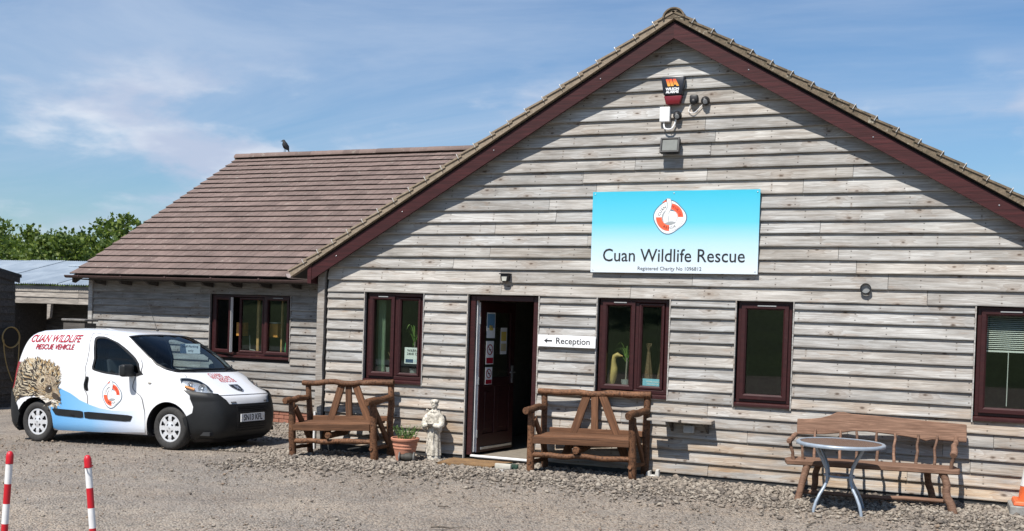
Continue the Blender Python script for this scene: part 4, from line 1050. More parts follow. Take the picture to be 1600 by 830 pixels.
def plank(root, name, p0, p1, w, th, up=(0, 0, 1), mat=None, seed=0, taper=1.0):
    """board from p0 to p1; 'up' fixes the width direction"""
    p0, p1 = Vector(p0), Vector(p1); d = (p1-p0).normalized(); s = (Vector(up)-d*d.dot(Vector(up))).normalized(); t = d.cross(s); n = 7; mb = MB(); V = []
    for i in range(n):
        p = p0.lerp(p1, i/(n-1)); w2 = w/2*(1+(taper-1)*i/(n-1)); a = w2*(1+.06*noise.noise(Vector((seed*2.3, i*.9, 0)))); b = w2*(1+.06*noise.noise(Vector((seed*2.3, i*.9, 7))))
        V += [p+s*a+t*th/2, p-s*b+t*th/2, p-s*b-t*th/2, p+s*a-t*th/2]
    mb.add(V, [(i*4+j, i*4+(j+1) % 4, i*4+4+(j+1) % 4, i*4+4+j) for i in range(n-1) for j in range(4)]+[(3, 2, 1, 0), (n*4-4, n*4-3, n*4-2, n*4-1)])
    # own axes: long direction = local X so that the grain runs along the board
    o = p0.lerp(p1, .5); Rm = Matrix((d, t, s)).transposed().to_4x4(); Mx = Matrix.Translation(o) @ Rm; inv = Mx.inverted()
    mb.v = [tuple(inv @ Vector(v)) for v in mb.v]
    ob = bpy.data.objects.new(name, mb.mesh(name, mat or M_PLANK, bevel=.004)); COL.objects.link(ob); ob.parent = root; ob.matrix_basis = Mx; WM[ob.name] = WM[root.name] @ Mx; return ob
def log_bench(label, world, W, sd, gaps):
    """local frame: x along the seat (0 = left front leg), y towards the wall, z up"""
    t = props(link(bpy.data.objects.new('log_bench', None), None, world), label, 'bench', 'log benches against the wall'); D = gaps['D']; sx = gaps['sx']
    log(t, 'front_leg', (0, 0, -.03), (.0, .0, .735), .048, .045, sd+1, .012); log(t, 'front_leg', (W, 0, -.03), (W-.005, 0, .72), .050, .046, sd+2, .012)
    log(t, 'rear_post', (sx, D, -.03), (sx-.03, D+.03, .955), .043, .038, sd+3, .02); log(t, 'rear_post', (W+sx, D, -.03), (W+sx+.02, D+.03, .955), .048, .042, sd+4, .02)
    log(t, 'armrest', (-.03, -.13, .775), (sx-.03, D+.0, .79), .046, .040, sd+5, .03); log(t, 'armrest', (W-.03, -.13, .760), (W+sx+.02, D-.0, .79), .050, .042, sd+6, .03)
    log(t, 'top_rail', (sx-.09, D+.0, .985), (W+sx+.06, D+.0, .985), .038, .042, sd+7, .035, n=12)
    log(t, 'stretcher', (.03, .0, .235), (W-.03, .0, .235), .034, .032, sd+8, .035, n=12)
    log(t, 'cross_log', (W*.46, -.05, .315), (W*.46+.04, D+.02, .315), .045, .04, sd+9, .01)
    log(t, 'side_stretcher', (-.01, -.04, .14), (sx, D, .14), .026, .024, sd+10, .02); log(t, 'side_stretcher', (W-.02, -.05, .15), (W+sx, D, .15), .028, .026, sd+11, .02)
    for s, x in ((0, 0.02), (1, W-.02)): plank(t, 'side_brace', (x+.02, .02, .68), (x+sx*.9+.02, D-.02, .16), .085, .035, (0, 1, .4), seed=sd+12+s)
    # seat: bearer board in front and three planks, slightly hollowed by wear
    plank(t, 'seat_apron', (.035, -.028, .415), (W-.035, -.028, .425), .085, .05, seed=sd+14)
    for k, (y, z) in enumerate(((.045, .455), (.165, .458), (.285, .464))): plank(t, 'seat_plank', (-.0+sx*y/D*.8+.02, y*D/.38, z), (W-.02+sx*y/D*.8, y*D/.38, z+.004), .112*D/.38, .036, (0, 1, 0), seed=sd+15+k)
    plank(t, 'back_ledge', (sx+.06, D-.01, .505), (W+sx-.02, D-.01, .505), .07, .035, seed=sd+19)
    c = W*.5+sx
    plank(t, 'back_brace', (c-.10, D+.0, .955), (c-.36, D-.02, .20), .098, .036, (1, 0, 0), seed=sd+20); plank(t, 'back_brace', (c+.10, D+.0, .955), (c+.40, D-.02, .20), .098, .036, (1, 0, 0), seed=sd+21)
    plank(t, 'back_slat', (c+.0, D+.0, .955), (c+.005, D-.01, .48), .088, .034, (1, 0, 0), seed=sd+22)
    return t
def frame2(p, q, extra_tilt=0.0):
    """placement whose x axis runs from p to q (both on the ground)"""
    p, q = Vector(p), Vector(q); x = (q-p).normalized(); y = Vector((0, 0, 1)).cross(x).normalized(); z = x.cross(y)
    return Matrix(((x.x, y.x, z.x, p.x), (x.y, y.y, z.y, p.y), (x.z, y.z, z.z, p.z), (0, 0, 0, 1)))
B1 = log_bench('rustic log bench under the first window, left of the terracotta pot', frame2((-7.875, -.74, -.150), (-6.72, -.60, -.095)), 1.165, 10, dict(D=.42, sx=.05))
B2 = log_bench('rustic log bench under the middle window, right of the open door', frame2((-4.545, -.575, -.085), (-3.29, -.475, -.062)), 1.26, 60, dict(D=.40, sx=.07))

def slab_bench():
    M = frame2((-1.43, -.80, -.09), (.19, -.68, -.075)); M = M @ Matrix.Translation((-.02, 0, 0))
    t = props(link(bpy.data.objects.new('slab_bench', None), None, M), 'long bench with a wavy live edge back board behind the round table', 'bench'); L = 1.74
    # back board in its own tilted plane
    top = [(0, .165), (.15, .172), (.26, .19), (.36, .225), (.43, .262), (.50, .266), (.58, .248), (.72, .243), (.95, .236), (1.2, .222), (1.45, .205), (1.66, .198), (1.765, .192)]
    bot = [(1.768, .0), (1.6, .004), (1.42, .008), (1.36, -.010), (1.28, .012), (1.12, .03), (.95, .048), (.74, .062), (.6, .056), (.45, .028), (.3, .006), (.15, -.003), (0, -.008)]
    Tb = Matrix.Translation((.06, .47, .70)) @ Matrix.Rotation(R_(-9), 4, 'X'); mb = MB(); mb.prism([(x-.88, z-.1) for x, z in top+bot], lambda x, z, d: (x, d, z), 0, .042)
    ob = bpy.data.objects.new('back_board', mb.mesh('back_board', M_SLAB, bevel=.006)); COL.objects.link(ob); ob.parent = t; ob.matrix_basis = Tb @ Matrix.Translation((.88, 0, .1)); WM[ob.name] = M @ ob.matrix_basis
    pl = [(-.02, .0), (.3, .02), (.7, .005), (1.1, .015), (1.5, .0), (1.72, .01), (1.74, .14), (1.70, .36), (1.3, .37), (.8, .355), (.3, .37), (.02, .36), (-.05, .18)]
    mb = MB(); mb.prism([(x-.86, y-.18) for x, y in pl], lambda x, y, d: (x, y, d), -.028, .028)
    ob = bpy.data.objects.new('seat', mb.mesh('seat', M_SLAB, bevel=.010)); COL.objects.link(ob); ob.parent = t; ob.matrix_basis = Matrix.Translation((.86, .18, .425)); WM[ob.name] = M @ ob.matrix_basis
    log(t, 'leg', (.20, .06, .42), (.10, -.02, -.03), .040, .036, 101, .03, mat=M_SLAB); log(t, 'leg', (1.55, .06, .42), (1.68, -.02, -.03), .038, .046, 102, .06, mat=M_SLAB)
    log(t, 'leg', (.30, .30, .42), (.26, .36, -.03), .034, .034, 103, .04, mat=M_SLAB); log(t, 'leg', (1.42, .30, .42), (1.50, .37, -.03), .036, .036, 104, .04, mat=M_SLAB)
    log(t, 'stretcher', (.16, .12, .10), (1.60, .14, .10), .022, .022, 105, .03, mat=M_SLAB)
    for i, x in enumerate((.26, .53, .70, .91, 1.10, 1.34, 1.53)):
        dx = (.0, .0, .01, .015, -.01, -.05, -.06)[i]
        log(t, 'spindle', (x+dx*.5, .335, .44), (x, .462, .745), .017, .013, 110+i, .022, mat=M_SLAB)
    log(t, 'armrest', (.0, .02, .655), (.05, .44, .69), .030, .026, 121, .02, mat=M_SLAB); log(t, 'arm_support', (.055, .055, .44), (.01, .05, .65), .018, .018, 122, .02, mat=M_SLAB); log(t, 'arm_support', (.15, .10, .44), (.12, .12, .66), .014, .013, 125, .02, mat=M_SLAB)
    log(t, 'armrest', (1.66, .03, .600), (1.72, .44, .75), .036, .022, 123, .03, mat=M_SLAB); log(t, 'arm_support', (1.64, .06, .44), (1.665, .05, .60), .020, .020, 124, .01, mat=M_SLAB)
slab_bench()
def cafe_table():
    c = Vector((-.885, -1.215, -.075)); root = thing('cafe_table', 'round metal table with dark glass top and curved blue grey legs', 'table', c)
    m = plain('blue_grey_enamel', (.29, .34, .40), .38, .2, var=.12, scale=20); dk = plain('brown_glass', (.085, .060, .050), .22, var=.15)
    T = Matrix.Translation(c); mb = MB(); mb.lathe([(.405, .712), (.43, .716), (.442, .706), (.445, .694), (.440, .680), (.425, .676), (.405, .684), (.405, .712)], 48, 0, T); mb.build('rim', m, root, smooth=True, angle=R_(50))
    mb = MB(); mb.lathe([(0, .709), (.406, .709), (.406, .697), (0, .697)], 48, 0, T); mb.build('glass_top', dk, root)
    mb = MB(); mb.lathe([(.135, .372), (.152, .378), (.158, .368), (.152, .356), (.135, .360), (.135, .372)], 32, 0, T); mb.build('ring', m, root, smooth=True); mb = MB(); mb.lathe([(0, .371), (.136, .371), (.136, .366), (0, .366)], 28, 0, T); mb.build('shelf', dk, root)
    prof = [(.335, .69), (.29, .62), (.225, .53), (.175, .44), (.160, .37), (.166, .31), (.200, .25), (.252, .185), (.297, .11), (.322, .04), (.330, -.012)]
    for k in range(4):
        a = R_(47+90*k); mb = MB(); mb.tube([c+Vector((r*math.cos(a), r*math.sin(a), z)) for r, z in prof], .0165, 10); mb.build('leg', m, root, smooth=True)
cafe_table()
def pot_plant():
    c = Vector((-6.325, -.50, -.085)); root = thing('potted_plant', 'terracotta pot with a small green bush beside the stone statue', 'plant pot', c); T = Matrix.Translation(c)
    m = plain('terracotta', (.46, .20, .125), .8, var=.16, scale=9, bump=.2)
    mb = MB(); mb.lathe([(0, 0), (.108, 0), (.112, .02), (.148, .165), (.152, .166), (.154, .180), (.151, .186), (.157, .205), (.161, .207), (.162, .219), (.158, .224), (.167, .262), (.180, .266), (.186, .278), (.186, .298), (.178, .305), (.168, .303), (.160, .265), (.0, .262)], 40, 0, T); mb.build('pot', m, root, smooth=True, angle=R_(35))
    mb = MB(); mb.lathe([(0, .272), (.16, .266)], 20, 0, T); mb.build('soil', plain('potting_soil', (.035, .026, .02), .95), root)
    rng = random.Random(3)
    mats = [plain('bush_dark', (.035, .085, .022), .55, var=.4), plain('bush_light', (.085, .175, .040), .55, var=.4)]; mb = MB(); st = MB()
    for i in range(46):
        a = rng.uniform(0, 6.28); r0 = rng.uniform(0, .10); p = c+Vector((r0*math.cos(a)+.02, r0*math.sin(a), .26)); L = rng.uniform(.10, .22); q = p+Vector((math.cos(a)*L*.5, math.sin(a)*L*.5, L*.95)); st.tube([p, p.lerp(q, .5)+Vector((0, 0, .01)), q], .0022, 4)
        for k in range(16):
            t = rng.uniform(.2, 1.05); b = p.lerp(q, t); d = Vector((rng.gauss(0, 1), rng.gauss(0, 1), rng.gauss(.5, .8))).normalized(); s = d.cross(Vector((rng.random(), rng.random(), rng.random()))).normalized(); l, w = rng.uniform(.018, .034), rng.uniform(.004, .008)
            mb.add([b, b+d*l*.5+s*w, b+d*l, b+d*l*.5-s*w], [(0, 1, 2, 3)], 0 if rng.random() < .5 else 1)
    props(mb.build('foliage', mats, root, fix=False), kind='stuff'); st.build('stems', M_LEAFB, root, fix=False)
pot_plant()

# ------------------------------------------------------------------ small things by the door
def statue():
    c = Vector((-6.055, -.215, -.08)); root = thing('garden_statue', 'weathered cream stone statue of a robed monk holding a bowl by the door', 'statue', c); T = Matrix.Translation(c)
    b = NB('weathered_stone'); n = b.noise(b.vmap(), 9, 6, .7); f = b.noise(b.vmap(), 40, 4, .7)
    col = b.ramp(n, [(.32, (.30, .27, .22)), (.52, (.60, .56, .48)), (.7, (.70, .66, .58))]); col = b.mix(b.ramp(f, [(.34, .75), (.5, 0.0)]), col, (.10, .09, .075))
    b.set('Base Color', col); b.set('Roughness', .95); b.bump(f, .8, .012); m = b.mat
    mb = MB(); rng = random.Random(2); V = []; k = 11
    for z, s in ((0, 1.0), (.05, .97), (.075, .80)):
        for j in range(k): a = 2*PI*j/k; V.append(c+Vector((.105*s*math.cos(a)*(1+.15*noise.noise(Vector((j*.9, z*9, 0)))), .09*s*math.sin(a), z)))
    mb.add(V, [(i*k+j, i*k+(j+1) % k, (i+1)*k+(j+1) % k, (i+1)*k+j) for i in range(2) for j in range(k)]+[tuple(range(2*k, 3*k))]); mb.build('base', m, root)
    # robe, torso, shoulders and neck as one skin; folds fade out towards the belt
    prof = [(.06, .088, .082), (.065, .100, .090), (.10, .097, .086), (.20, .092, .080), (.30, .088, .074), (.38, .083, .068), (.43, .080, .063), (.45, .083, .065), (.49, .092, .068), (.54, .103, .070), (.58, .107, .068), (.61, .098, .062), (.635, .070, .050), (.648, .042, .040), (.665, .034, .036), (.69, .034, .036)]
    K = 44; V = []
    for z, rx, ry in prof:
        fd = max(0, min(1, (.46-z)/.34)); tw = z*1.5
        for j in range(K):
            a = 2*PI*j/K; s = 1+fd*(.085*math.sin(a*9+tw)+.045*math.sin(a*5+1.7-tw))
            V.append(c+Vector((rx*s*math.cos(a), ry*s*math.sin(a)-.004, z)))
    n_ = len(prof); mb = MB(); mb.add(V, [(i*K+j, i*K+(j+1) % K, (i+1)*K+(j+1) % K, (i+1)*K+j) for i in range(n_-1) for j in range(K)]+[tuple(range(K))[::-1]])
    C = lambda x, y, z: c+Vector((x, y, z))
    for s in (-1, 1):   # arms bent across the chest, wide cuffs hanging at the forearm
        mb.tube([C(s*.085, 0, .585), C(s*.118, -.012, .53), C(s*.125, -.035, .47), C(s*.098, -.075, .445), C(s*.05, -.100, .462), C(s*.022, -.106, .472)], [.036, .042, .043, .041, .031, .018], 12)
        mb.tube([C(s*.10, -.06, .45), C(s*.112, -.05, .40), C(s*.105, -.04, .365)], [.036, .030, .010], 10)
        for q in range(4): mb.tube([C(s*.020, -.106, .470+q*.009-.012), C(s*.002, -.120, .474+q*.008-.012), C(-s*.012, -.116, .480+q*.008-.012)], [.006, .0055, .004], 6)
    mb.ball(C(0, -.006, .722), (.043, .050, .056), 18, 12)                       # head
    mb.ball(C(0, -.053, .716), (.009, .014, .012), 8, 6); mb.ball(C(0, -.044, .694), (.022, .016, .020), 10, 7)   # nose, bearded chin
    for s in (-1, 1): mb.ball(C(s*.017, -.046, .730), (.008, .006, .005), 8, 5); mb.ball(C(s*.044, .0, .718), (.009, .014, .017), 8, 6); mb.tube([C(s*.006, -.052, .742), C(s*.028, -.044, .740)], .005, 5)
    mb.tube([C(0, .045, .64), C(0, .070, .60), C(0, .072, .54)], [.052, .060, .02], 10)   # cowl hanging behind
    for j in range(14):
        a, b_ = 2*PI*j/14, 2*PI*(j+1)/14; mb.tube([C(.060*math.cos(a), .052*math.sin(a), .632), C(.060*math.cos(b_), .052*math.sin(b_), .632)], .016, 7)
    for j in range(20):
        a, b_ = 2*PI*j/20, 2*PI*(j+1)/20; mb.tube([C(.083*math.cos(a), .065*math.sin(a), .44), C(.083*math.cos(b_), .065*math.sin(b_), .44)], .008, 5)
    mb.tube([C(.03, -.068, .44), C(.034, -.086, .33), C(.030, -.088, .22)], .006, 5)
    body = mb.build('figure', m, root, smooth=True, fix=False)
    mb = MB(); mb.lathe([(.046, .738), (.055, .752), (.057, .770), (.048, .785), (.02, .792), (0, .793)], 18, 0, T @ Matrix.Translation((0, -.004, 0)), lambda a, z: 1+.06*math.sin(a*11)); mb.build('hair', m, root, smooth=True)
    mb = MB(); mb.lathe([(0, .462), (.03, .466), (.046, .488), (.042, .492), (.03, .482), (0, .478)], 16, 0, T @ Matrix.Translation((0, -.118, 0))); mb.build('bowl', m, root, smooth=True)
    mb = MB(); mb.ball(C(-.095, -.01, .640), (.016, .028, .018), 10, 7); mb.ball(C(-.095, -.034, .655), .011, 8, 6); mb.tube([C(-.095, -.044, .654), C(-.095, -.056, .650)], [.004, .001], 5); mb.tube([C(-.095, .015, .640), C(-.095, .045, .632)], [.010, .003], 6); mb.build('bird', m, root, smooth=True)
statue()
def drum():
    c = Vector((-6.235, -.60, -.02)); root = thing('metal_drum', 'small dark metal drum lying between two grey round discs in front of the pot', 'drum', c+Vector((0, 0, -.06)))
    d = Vector((.93, .37, 0)).normalized(); M = Matrix.Translation(c) @ d.to_track_quat('Z', 'Y').to_matrix().to_4x4(); g = plain('dull_grey_metal', (.20, .20, .19), .6, .3, var=.3, scale=20); k = plain('sooty_metal', (.045, .042, .035), .7, .2, var=.4, scale=20)
    for z in (-.10, .085):
        mb = MB(); mb.lathe([(0, z-.006), (.066, z-.008), (.072, z), (.066, z+.008), (0, z+.006)], 28, 0, M); mb.build('disc', g, root, smooth=True, angle=R_(40)); mb = MB(); mb.lathe([(0, z-.018), (.014, z-.018), (.016, z-.006)], 12, 0, M); mb.build('hub', k, root, smooth=True)
    mb = MB(); mb.lathe([(.038, -.10), (.042, -.05), (.058, -.02), (.060, .03), (.052, .07), (.04, .085)], 24, 0, M); mb.build('barrel', k, root, smooth=True)
    mb = MB(); mb.tube([c+Vector((-.12, -.05, -.055)), c+Vector((-.02, -.06, -.06)), c+Vector((.05, -.03, -.05))], .006, 6); mb.build('foot_bar', g, root)
drum()
def door_mat():
    root = thing('door_mat', 'worn orange brown coir mat on the gravel before the open door', 'door mat', (-5.35, -.35, -.07)); b = NB('coir'); n = b.noise(b.vmap(), 6, 6, .7); f = b.noise(b.vmap(), 180, 3, .7)
    c = b.ramp(n, [(.3, (.15, .085, .04)), (.62, (.33, .195, .085))]); c = b.mix(b.ramp(f, [(.4, .5), (.6, 0)]), c, (.09, .055, .03)); b.set('Base Color', c); b.set('Roughness', 1.0); b.bump(f, .9, .01)
    V = []; nx, ny = 22, 10
    for lay in (0, 1):
        for j in range(ny+1):
            for i in range(nx+1):
                u, v = i/nx, j/ny; x = -5.80+.83*u+.10*(1-v)*(.2-u); y = -.64+.50*v+.035*u; V.append((x+.008*noise.noise(Vector((u*9, v*9, 2))), y+.012*noise.noise(Vector((u*9, v*5, 0))), -.07+(.034 if lay else 0)+.006*noise.noise(Vector((u*5, v*4, 1)))))
    W = nx+1; o = W*(ny+1); F = [(o+j*W+i, o+j*W+i+1, o+(j+1)*W+i+1, o+(j+1)*W+i) for j in range(ny) for i in range(nx)]
    per = [(i, i+1) for i in range(nx)]+[(ny*W+i+1, ny*W+i) for i in range(nx)]+[((j+1)*W, j*W) for j in range(ny)]+[(j*W+nx, (j+1)*W+nx) for j in range(ny)]
    F += [(a, b2, b2+o, a+o) for a, b2 in per]; mb = MB(); mb.add(V, F); mb.build('mat', b.mat, root, smooth=True, angle=R_(50))
door_mat()
def boot_brush():
    c = Vector((-4.89, -.56, -.075)); root = thing('boot_brush', 'boot cleaning brush with pale block and dark green bristles beside the door mat', 'brush', c); g = plain('bristle_green', (.03, .07, .05), .8, var=.4)
    mb = MB(); mb.box(c+Vector((0, -.06, .055)), (.215, .05, .065)); mb.build('block', plain('pale_plastic_block', (.44, .42, .36), .6, var=.15), root, bevel=.012, seg=2, smooth=True)
    mb = MB(); mb.box(c+Vector((0, -.05, .012)), (.27, .13, .016)); mb.build('tray', M_GREYPL, root, bevel=.003)
    mb = MB()
    for i in range(12): mb.box(c+Vector((-.126+i*.023, -.118, .010)), (.012, .014, .022))
    props(mb.build('tray_teeth', M_WHITEPL, root), kind='stuff')
    rng = random.Random(5); mb = MB()
    for i in range(420):
        p = c+Vector((rng.uniform(-.02, .15), rng.uniform(-.02, .07), .01)); q = p+Vector((rng.gauss(0, .008), rng.gauss(0, .008), rng.uniform(.06, .085))); mb.add([p+Vector((-.003, 0, 0)), p+Vector((.003, 0, 0)), q], [(0, 1, 2)])
    props(mb.build('bristles', g, root, fix=False), kind='stuff')
boot_brush()
c = Vector((-3.13, -.12, -.08)); root = thing('concrete_block', 'small pale U shaped block on the gravel right of the second bench', 'block', c)
mb = MB(); mb.prism([(-.085, 0), (.085, 0), (.08, .115), (.042, .115), (.035, .045), (-.02, .045), (-.025, .10), (-.07, .085)], lambda x, z, d: c+Vector((x, d, z)), -.05, .03); mb.build('block', plain('pale_concrete', (.47, .46, .43), .9, var=.2, bump=.3), root, bevel=.006)
def cone():
    c = Vector((.985, -.30, .035)); root = thing('traffic_cone', 'orange and white traffic cone on a grey block at the right edge', 'traffic cone', c); T = Matrix.Translation(c)
    o = plain('cone_orange', (.62, .115, .030), .5, var=.18, scale=10); w = plain('cone_white', (.72, .71, .69), .5, var=.1)
    mb = MB(); mb.box(c+Vector((0, 0, .022)), (.40, .40, .045), taper=.93); mb.build('foot', o, root, bevel=.012, seg=2)
    prof = [(.150, .045), (.142, .06), (.126, .19)]; mb = MB(); mb.lathe(prof, 28, 0, T); mb.build('skirt', o, root, smooth=True)
    mb = MB(); mb.lathe([(.128, .19), (.092, .42)], 28, 0, T); mb.build('sleeve', w, root, smooth=True); mb = MB(); mb.lathe([(.091, .42), (.038, .73), (.028, .735), (0, .735)], 28, 0, T); mb.build('tip', o, root, smooth=True)
cone()
root = thing('concrete_block', 'flat grey concrete slab under the traffic cone', 'block', (.98, -.30, -.075)); mb = MB(); mb.box((.985, -.30, -.022), (.46, .44, .11)); mb.build('slab', plain('grey_concrete', (.24, .235, .22), .9, var=.25, bump=.4), root, bevel=.012)
# ------------------------------------------------------------------ striped posts in front
def bollard(label, top, foot, sd):
    top, foot = Vector(top), Vector(foot); d = (top-foot).normalized(); M = Matrix.Translation(foot) @ d.to_track_quat('Z', 'Y').to_matrix().to_4x4(); H = (top-foot).length
    t = props(link(bpy.data.objects.new('chain_post', None), None, M), label, 'post', 'red and white chain posts'); r = plain('post_red', (.50, .012, .022), .38, var=.08); w = plain('post_white', (.74, .73, .72), .4, var=.06)
    def part(nm, prof, m):
        mb = MB(); mb.lathe(prof, 24); o = bpy.data.objects.new(nm, mb.mesh(nm, m, True, angle=R_(40))); COL.objects.link(o); o.parent = t; WM[o.name] = M
    R0 = .0205; z1 = H-.075; part('cap', [(R0+.0015, z1-.004), (R0+.002, H-.028), (R0-.003, H-.010), (R0-.012, H-.001), (0, H)], r)
    mb = MB()
    for a in (0, PI): mb.tube([Vector((R0*math.cos(a), R0*math.sin(a), z1)), Vector(((R0+.022)*math.cos(a), (R0+.022)*math.sin(a), z1+.002)), Vector(((R0+.026)*math.cos(a), (R0+.026)*math.sin(a)+.006, z1+.004))], .0045, 6)
    o = bpy.data.objects.new('chain_hook', mb.mesh('chain_hook', r)); COL.objects.link(o); o.parent = t; WM[o.name] = M
    z = z1-.004; k = 0
    while z > .0:
        b = max(z-.125, 0); part('white_band' if k % 2 == 0 else 'red_band', [(R0, z), (R0, b)], w if k % 2 == 0 else r); z = b; k += 1
    part('foot', [(0, .035), (.04, .035), (.12, .02), (.14, 0)], M_BLKPL)
bollard('left red and white striped post leaning slightly left', (-5.327, -7.592, .8767), (-5.356, -7.621, -.075), 1)
bollard('right red and white striped post leaning slightly right', (-4.836, -7.455, .8767), (-4.739, -7.432, -.075), 2)

# ------------------------------------------------------------------ crow on the wing's ridge
def crow():
    m = plain('crow_black', (.004, .004, .005), .7, var=.3); b = Vector((-15.05, 9.16, zr_+.155)); root = thing('crow', 'black crow perched on the left part of the far ridge, facing left', 'bird', b); C = lambda x, y, z: b+Vector((x, y, z))
    mb = MB(); mb.tube([C(.085, .02, .045), C(.06, .01, .075), C(.02, 0, .12), (C(-.015, 0, .19)), C(-.03, 0, .235), C(-.04, 0, .265), C(-.045, 0, .285)], [.018, .045, .068, .066, .042, .034, .018], 14); mb.ball(C(-.05, 0, .268), (.038, .030, .030), 12, 8); mb.build('body', m, root, smooth=True)
    mb = MB(); mb.tube([C(-.08, 0, .268), C(-.11, 0, .264), C(-.135, 0, .254)], [.014, .010, .002], 8); mb.build('beak', m, root, smooth=True)
    mb = MB(); mb.tube([C(.06, .0, .09), C(.10, .0, .03), C(.13, .0, -.03)], [.03, .028, .016], 8, flat=.4); mb.build('tail', m, root, smooth=True)
    for s in (-1, 1):
        mb = MB(); mb.tube([C(-.005, s*.05, .20), C(.035, s*.065, .13), C(.085, s*.045, .05)], [.025, .035, .008], 8); mb.build('wing', m, root, smooth=True); mb = MB(); mb.tube([C(.0, s*.025, .08), C(-.01, s*.025, -.02), C(-.04, s*.028, -.024)], .006, 5); mb.build('leg', m, root)
crow()

# ------------------------------------------------------------------ sheds beyond the van
def back_shed():
    Y = 7.5; x0, x1 = -22.2, -17.0; root = thing('back_shed', 'low timber shed with pale front boards and blue grey corrugated roof, behind the van', 'shed', ((x0+x1)/2, Y+1.5, -.5))
    zt = 2.26
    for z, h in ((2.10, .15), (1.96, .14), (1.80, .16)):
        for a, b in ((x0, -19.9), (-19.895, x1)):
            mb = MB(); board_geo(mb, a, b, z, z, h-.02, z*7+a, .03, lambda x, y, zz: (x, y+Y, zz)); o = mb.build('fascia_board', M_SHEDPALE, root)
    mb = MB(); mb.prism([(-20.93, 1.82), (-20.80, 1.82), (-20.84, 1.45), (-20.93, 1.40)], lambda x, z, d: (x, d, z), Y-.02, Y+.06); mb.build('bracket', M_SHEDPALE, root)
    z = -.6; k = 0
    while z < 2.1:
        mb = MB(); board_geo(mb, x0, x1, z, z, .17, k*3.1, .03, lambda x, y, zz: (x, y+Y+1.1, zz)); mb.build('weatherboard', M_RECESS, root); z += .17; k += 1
    for x in (x0+.05, x1-.05): mb = MB(); mb.box((x, Y+.6, .8), (.08, 1.2, 2.9)); mb.build('end_wall', M_DARKBOARD, root)
    b = NB('galvanised_sheet'); n = b.noise(b.vmap(), 1.5, 5, .6); b.set('Base Color', b.ramp(n, [(.35, (.30, .36, .42)), (.65, (.44, .50, .55))])); b.set('Roughness', .5); b.set('Metallic', .25)
    P0, P1 = Vector((0, Y-.12, 2.29)), Vector((0, Y+2.6, 3.02)); nrm = Vector((0, -.26, .965)); w = 1.3; xs = -28.0; j = 0
    while xs < x1:
        mb = MB(); V = []; n_ = 34
        for i in range(n_+1): x = xs+w*i/n_; o = nrm*(.018*math.cos(2*PI*i*w/n_/.0762)+.012*(j % 2)); V += [P0+o+Vector((x, 0, 0)), P1+o+Vector((x, 0, 0))]
        mb.add(V, [(2*i, 2*i+2, 2*i+3, 2*i+1) for i in range(n_)]); mb.build('roof_sheet', b.mat, root, smooth=True, fix=False); xs += w-.06; j += 1
    mb = MB(); mb.tube([(x0, Y+1.9, 2.865), (x1, Y+1.9, 2.865)], .02, 6); mb.build('roof_rail', b.mat, root)
    mb = MB(); mb.tube([(-21.2, Y+1.0, 2.62), (-21.08, Y+1.2, 2.70), (-21.0, Y+1.5, 2.80)], .03, 6); mb.build('roof_strap', M_BLKPL, root)
back_shed()
def left_shed():
    X, y0, y1 = -19.33, 1.2, 5.03; root = thing('dark_shed', 'dark timber shed at the left edge with a sloping roof verge', 'shed', (-20.5, 3, -.5))
    rt = lambda y: 2.30+.205*(5.0-y)
    z = -.6; k = 0
    while z < 3.0:
        ye = min(y1, 5.0-(z+.10-2.30)/.205)
        if ye-y0 > .3:
            mb = MB(); board_geo(mb, y0, ye, z, z, .165, k*2.3+9, .03, lambda x, y, zz: (X-y, x, zz)); mb.build('weatherboard', M_DARKBOARD, root)
        z += .165; k += 1
    mb = MB(); mb.prism([(y0, -.6), (y1, -.6), (y1, rt(y1)), (y0, rt(y0))], lambda y, z, d: (d, y, z), -22.2, X-.005); mb.build('frame', M_DPC, root)
    mb = MB(); mb.prism([(y0-.1, rt(y0-.1)+.10), (5.16, rt(5.16)+.10), (5.16, rt(5.16)+.17), (y0-.1, rt(y0-.1)+.17)], lambda y, z, d: (d, y, z), -22.3, X+.06); mb.build('roof', M_DPC, root)
    mb = MB(); mb.prism([(y0-.1, rt(y0-.1)-.03), (5.12, rt(5.12)-.03), (5.12, rt(5.12)+.098), (y0-.1, rt(y0-.1)+.098)], lambda y, z, d: (d, y, z), X+.034, X+.056); mb.build('barge_board', M_DARKBOARD, root)
left_shed()
def hose_reel():
    c = Vector((-19.24, 4.84, 1.02)); root = thing('hose_reel', 'round black hose reel with yellow hose hung on the dark shed', 'hose reel', c); m = plain('hose_yellow', (.36, .25, .10), .55); M = Matrix.Translation(c) @ Matrix.Rotation(PI/2, 4, 'Y')
    mb = MB(); mb.lathe([(0, -.05), (.10, -.05), (.13, .0), (.20, .0), (.215, .03), (.20, .05), (.12, .055), (0, .05)], 28, 0, M); mb.build('reel', M_BLKPL, root, smooth=True, angle=R_(40))
    for r, d in ((.225, .0), (.232, .02)):
        mb = MB(); mb.tube([c+Vector((d+.03, r*math.cos(a), r*math.sin(a))) for a in [2*PI*i/30 for i in range(31)]], .012, 7); mb.build('hose_coil', m, root, smooth=True)
    for x0, xs in ((-.20, .26), (.22, -.06)):
        mb = MB(); P = [c+Vector((.05, x0+xs*t*t, -.05-.95*t)) for t in [i/10 for i in range(11)]]; mb.tube(P, .012, 7); mb.build('hose_tail', m, root, smooth=True)
hose_reel()
root = thing('storage_bin', 'tall dark bin with a flat lid showing just above the van roof', 'bin', (-15.24, 2.88, -.45))
mb = MB(); mb.box((-15.24, 2.88, .50), (.54, .30, 1.9), taper=.98); mb.build('body', M_DARKBOARD, root); mb = MB(); mb.box((-15.24, 2.88, 1.505), (.60, .35, .045)); mb.build('lid', plain('grey_weathered_lid', (.14, .13, .12), .7, var=.35), root, bevel=.012)

